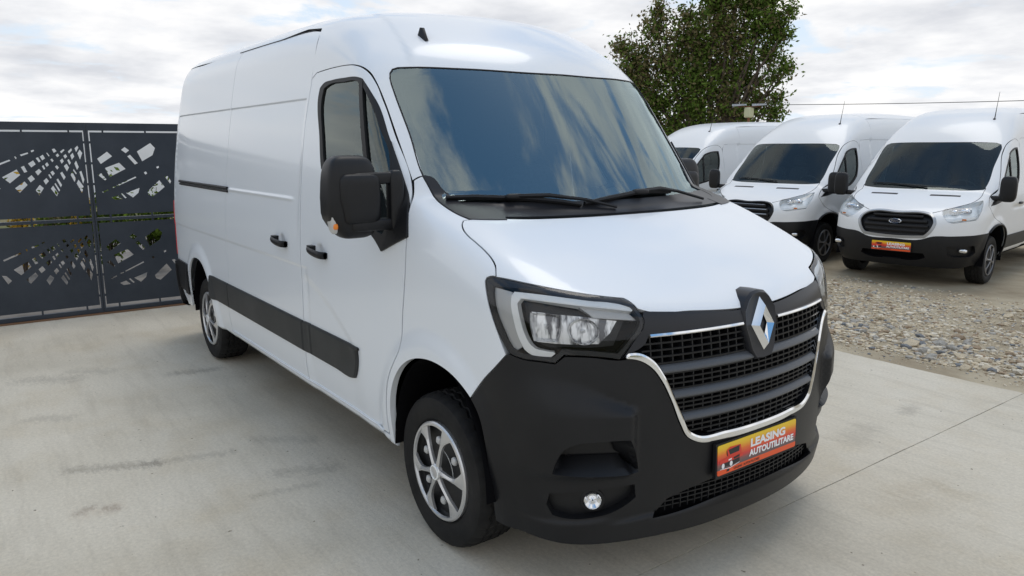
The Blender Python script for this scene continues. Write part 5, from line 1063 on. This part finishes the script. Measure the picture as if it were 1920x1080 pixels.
gate_leaf(-1.429, .07, 1, 'dark grey steel gate leaf with few larger cut-outs, next to the van tail', 0)
gate_leaf(.074, 1.57, 0, 'dark grey steel gate leaf standing hidden behind the big van', 3.0)
for k in range(4): gate_leaf(-2.934-1.5*(k+1), -2.934-1.5*k, 1-k % 2, 'dark grey steel fence panel %s the left edge, continuing the gate' % ('just beyond', 'second beyond', 'third beyond', 'fourth beyond')[k], -1.5*(k+1) if k % 2 == 0 else -1.5*(k+1))
tr = Mesh(); tr.box((-6.20,-9.2,.002), (-6.10,3.2,.016)); tag(tr.build('gate_track', RUST), 'rusty steel rail on the ground under the gate', 'rail')

# ------------------------------------------------------------- foliage
def leafmat(name, a, b_, tr_=.25):
    m = bpy.data.materials.new(name); m.use_nodes = True; t = m.node_tree; t.nodes.clear(); o = N(t, 'ShaderNodeOutputMaterial'); d = N(t, 'ShaderNodeBsdfDiffuse'); tl = N(t, 'ShaderNodeBsdfTranslucent'); mx = N(t, 'ShaderNodeMixShader'); mx.inputs[0].default_value = tr_
    g = N(t, 'ShaderNodeNewGeometry'); r = ramp(t, g.outputs['Random Per Island'], [(0, a), (1, b_)]); t.links.new(r, d.inputs[0]); t.links.new(r, tl.inputs[0]); t.links.new(d.outputs[0], mx.inputs[1]); t.links.new(tl.outputs[0], mx.inputs[2]); t.links.new(mx.outputs[0], o.inputs[0]); return m
LEAFG = leafmat('leaf_green', (.065,.115,.022), (.18,.26,.055)); LEAFO = leafmat('leaf_olive', (.13,.112,.055), (.26,.22,.115)); LEAFY = leafmat('leaf_yellow', (.45,.26,.03), (.62,.42,.06)); LEAFB = leafmat('bush_green', (.06,.10,.015), (.14,.20,.03))
BARK = mat('bark', (.10,.075,.055), .95); noise_col(BARK, (.055,.042,.032), (.14,.11,.085), 14, 8, bump=.6, bscale=40)
def quads(name, pts, sizes, mats, mi, parent, kind=None):
    n = len(pts); a = rng.normal(size=(n,3)); a /= np.linalg.norm(a, axis=1, keepdims=True); b_ = np.cross(a, rng.normal(size=(n,3))); b_ /= np.linalg.norm(b_, axis=1, keepdims=True)
    s_ = sizes[:,None]; v = np.stack([pts - a*s_, pts + b_*s_*.45 - a*s_*.1, pts + a*s_, pts - b_*s_*.45 - a*s_*.1], 1).reshape(-1, 3)
    me = bpy.data.meshes.new(name); me.vertices.add(4*n); me.vertices.foreach_set('co', v.astype(np.float32).ravel()); me.loops.add(4*n); me.loops.foreach_set('vertex_index', np.arange(4*n, dtype=np.int32)); me.polygons.add(n); me.polygons.foreach_set('loop_start', np.arange(n, dtype=np.int32)*4); me.polygons.foreach_set('loop_total', np.full(n, 4, np.int32))
    for m_ in mats: me.materials.append(m_)
    me.polygons.foreach_set('material_index', np.asarray(mi, np.int32)); me.update(); me.validate(); o = bpy.data.objects.new(name, me); COL.objects.link(o); o.parent = parent
    if kind: o['kind'] = kind
    return o
BL_ = [(-14.84,15.13,4.28,.89,1),(-14.31,15.48,5.22,.7,1),(-14.76,15.32,3.31,.89,1),(-14.13,15.83,4.1,.95,1),(-14.28,15.8,2.97,.8,0),(-13.61,16.17,4.88,.7,1),(-13.53,16.41,3.61,1.0,0),(-12.87,16.75,5.16,.9,1),(-12.95,16.55,5.84,.8,0),(-12.23,17.14,5.73,.8,0),(-12.52,17.1,4.68,.6,1),(-12.01,17.42,5.11,.7,0),(-11.63,17.67,5.24,.5,0),(-11.78,17.69,4.41,.5,0),(-11.34,18.04,4.04,.32,0),(-12.9,16.88,4.07,.6,1),(-12.78,17.08,2.94,.8,1),(-12.03,17.65,3.01,.45,1),(-13.54,16.47,2.79,.89,0),(-11.64,17.94,2.68,.38,0),(-12.27,17.49,2.53,.55,0),(-12.3,16.92,6.47,.8,0),(-12.89,16.42,6.58,.71,0),(-11.72,17.46,5.99,.55,0),(-15.05,14.85,4.69,.40,1),(-14.2,15.45,5.83,.28,1),(-13.57,16.08,5.57,.34,1),(-11.52,17.99,3.16,.22,0),(-11.46,17.84,4.93,.38,0),(-11.25,17.85,5.66,.25,0),(-14.03,16.06,2.1,.8,0),(-13.15,16.81,2.0,.8,0),(-15.3,15.6,3.6,.9,1),(-13.9,17.2,4.6,1.1,0),(-12.9,17.9,3.6,1.1,0),(-11.5,17.75,3.75,.25,0)]
tree = thing('tree', 'broad bushy tree with green and dry olive foliage behind the parked vans', 'tree', (-13.1,16.8,-.3)); org = np.array([-13.1,16.8,-.3])
pts_, sz, mi_ = [], [], []
tw = Mesh(); trk = Mesh()
def limb(M_, a, b_, r0_, r1_, n=6, wob=.12):
    a, b_ = np.array(a, float), np.array(b_, float); P_ = [a+(b_-a)*t_ + rng.normal(size=3)*wob*np.linalg.norm(b_-a)*.25*sin(pi*t_) for t_ in np.linspace(0, 1, n)]; M_.tube([tuple(p-org) for p in P_], list(np.linspace(r0_, r1_, n)), 7); return P_
base_ = np.array([-13.1,16.8,-.35]); fork = np.array([-13.2,16.75,1.3]); limb(trk, base_, fork, .24, .17)
for (x, y, z, r_, k) in BL_:
    c_ = np.array([x,y,z]); mid = fork*.55+c_*.45 + (0,0,-.25); P_ = limb(tw, fork+rng.normal(size=3)*.05, mid, .09, .05); limb(tw, mid, c_, .05, .022)
    ns = int(11+26*r_); dirs = rng.normal(size=(ns,3)); dirs[:,2] += .55; dirs /= np.linalg.norm(dirs, axis=1, keepdims=True)
    for d in dirs:
        L = r_*rng.uniform(.55, 1.15); e = c_ + d*L + (0,0,.12*L); q = c_ + d*L*.5 + rng.normal(size=3)*.07; tw.tube([tuple(c_-org), tuple(q-org), tuple(e-org)], [.009,.006,.003], 3)
        nl = int(L*(62 if k == 0 else 46)); t_ = rng.random(nl)**.75; base = c_[None]*(1-t_[:,None]) + e[None]*t_[:,None] + rng.normal(size=(nl,3))*(.085+.05*t_[:,None])
        pts_.append(base - org); sz.append(rng.uniform(.045, .09, nl)); pm = .16 if k == 0 else .60; mi_.append((rng.random(nl) < pm).astype(int))
    nf_ = int(520*r_**2); f_ = c_ + rng.normal(size=(nf_,3))*r_*.46; pts_.append(f_-org); sz.append(rng.uniform(.045, .095, nf_)); mi_.append((rng.random(nf_) < (.2 if k == 0 else .55)).astype(int))
quads('crown', np.concatenate(pts_), np.concatenate(sz), [LEAFG, LEAFO], np.concatenate(mi_), tree); trk.build('trunk', BARK, tree, smooth=60); tw.build('branches', BARK, tree, smooth=60)
def bush(name, label, cat, x, y, r_, h, mats, n, group=None, pm=0.0, leaf=(.02,.05)):
    b_ = thing(name, label, cat, (x,y,-.06), 0, group); st = Mesh(); P_ = []
    for k in range(16):
        a = rng.uniform(0, 6.28); e = np.array([cos(a)*r_*rng.uniform(.2,1), sin(a)*r_*rng.uniform(.2,1), h*rng.uniform(.5,1.0)]); q = e*(.4,.4,.55); st.tube([(0,0,0), tuple(q), tuple(e)], [.014,.010,.004], 4); m_ = n//16; t_ = rng.uniform(.15, 1.05, m_)[:,None]; P_.append(q*(1-t_)*1.0 + e*t_ + rng.normal(size=(m_,3))*(.09*r_+.05, .09*r_+.05, .10*h))
    P_ = np.concatenate(P_); P_[:,2] = np.abs(P_[:,2]); quads('foliage', P_, rng.uniform(*leaf, len(P_)), mats, (rng.random(len(P_)) < pm).astype(int), b_); st.build('stems', BARK, b_)
bush('bush', 'green bush behind the right gate leaf, near the van tail', 'bush', -9.2, -.35, .45, 1.22, [LEAFB], 2200); bush('bush', 'taller green bush behind the middle of the right gate leaf', 'bush', -8.9, -.95, .34, 1.36, [LEAFB, LEAFG], 2000, pm=.4)
bush('bush', 'low olive bush behind the gate post', 'bush', -9.5, -1.38, .25, 1.0, [LEAFB, LEAFO], 1300, pm=.4)
bush('flowering_bush', 'yellow flowering plant seen through the fan cut-outs at the left', 'plant', -9.0, -1.93, .12, 1.20, [LEAFY, LEAFB], 800, pm=.2); bush('flowering_bush', 'yellow flowering plant seen through the cut-out beside the gate post', 'plant', -9.1, -1.20, .09, 1.14, [LEAFY], 600)
bush('bush', 'dark green bush seen between the two yellow plants', 'bush', -9.8, -1.62, .18, 1.08, [LEAFG, LEAFO], 900, pm=.3)
WW = mat('backing_white', (.85,.86,.88), .9); noise_col(WW, (.80,.81,.83), (.88,.89,.91), .8, 6)
m = Mesh(); m.box((-27.2,-22,-.1), (-27,9,2.3)); tag(m.build('bright_backing_wall', WW), 'long white wall added beyond the gate as bright backing for its cut-outs', 'wall')  # made-up wall that fills the gate cut-outs with brightness
DIRT = mat('grey_dirt', (.20,.185,.165), .95, spec=.1); noise_col(DIRT, (.165,.15,.135), (.26,.24,.215), 2.5, 10, bump=.5, bscale=30)
m = Mesh(); m.add([(-17,-30,-.052),(-6.32,-30,-.052),(-6.32,3.3,-.052),(-17,3.3,-.052)], [(0,1,2,3)]); m.build('dirt_road', DIRT, None, None, 'structure')

# ------------------------------------------------------------- solar lamp and cable behind the vans
POLE = mat('brown_pole', (.22,.09,.045), .7); CREAM = mat('cream_box', (.55,.55,.36), .5); PANEL = mat('solar_panel', (.40,.42,.45), .25)
sl_ = thing('solar_lamp', 'solar lamp with pale box and two small panels on a brown pole behind the vans', 'lamp', (-10.43,15.1,-.3))
m = Mesh(); m.tube([(0,0,0),(0,0,2.95)], .035, 8); m.build('pole', POLE, sl_, smooth=60)
dr = Vector((.80,.60,0)); 
m = Mesh(); v, f = rounded_box((0,0,2.93), (.10,.11,.14), 6, 12, 8); m.add(v, f); m.build('lamp_box', CREAM, sl_)
for s in (-1,1):
    m = Mesh(); c_ = Vector((0,0,3.12)) + dr*.26*s; e = dr*.19; g_ = Vector((-.6,.8,0))*.12; u_ = Vector((0,0,1)); tilt = -.05*s
    P_ = [c_-e-g_+u_*(-.0), c_+e-g_+u_*(tilt*-s*.5), c_+e+g_+u_*.05, c_-e+g_+u_*.05]; m.add([tuple(p) for p in P_]+[tuple(p-Vector((0,0,.025))) for p in P_], [(0,1,2,3),(7,6,5,4),(0,4,5,1),(1,5,6,2),(2,6,7,3),(3,7,4,0)]); m.build('solar_panel', PANEL, sl_)
m = Mesh(); m.tube([(0,0,2.95),(0,0,3.10)], .02, 6); m.tube([tuple(-dr*.3+Vector((0,0,3.09))), tuple(dr*.3+Vector((0,0,3.09)))], .012, 6); m.build('bracket', POLE, sl_)
WOOD = mat('pole_wood', (.16,.12,.09), .9)
A, B = np.array([-23.25,27.86,3.80]), np.array([-6.93,32.11,3.46])
cb = Mesh(); cb.tube([tuple(A+(B-A)*t_+(0,0,-.55*4*t_*(1-t_)*.18)) for t_ in np.linspace(0, 1, 30)], .014, 5); tag(cb.build('overhead_cable', GAPB), 'thin dark cable strung across the sky above the parked vans', 'cable')
for q, lab in ((A, 'wooden pole carrying the cable, hidden behind the tree'), (B, 'wooden pole carrying the cable, beyond the right edge')):
    m = Mesh(); m.tube([(0,0,0),(0,0,q[2]+.4)], [.11,.08], 10); o = m.build('utility_pole', WOOD, None, smooth=60); o.location = (q[0],q[1],-.1); tag(o, lab, 'pole')
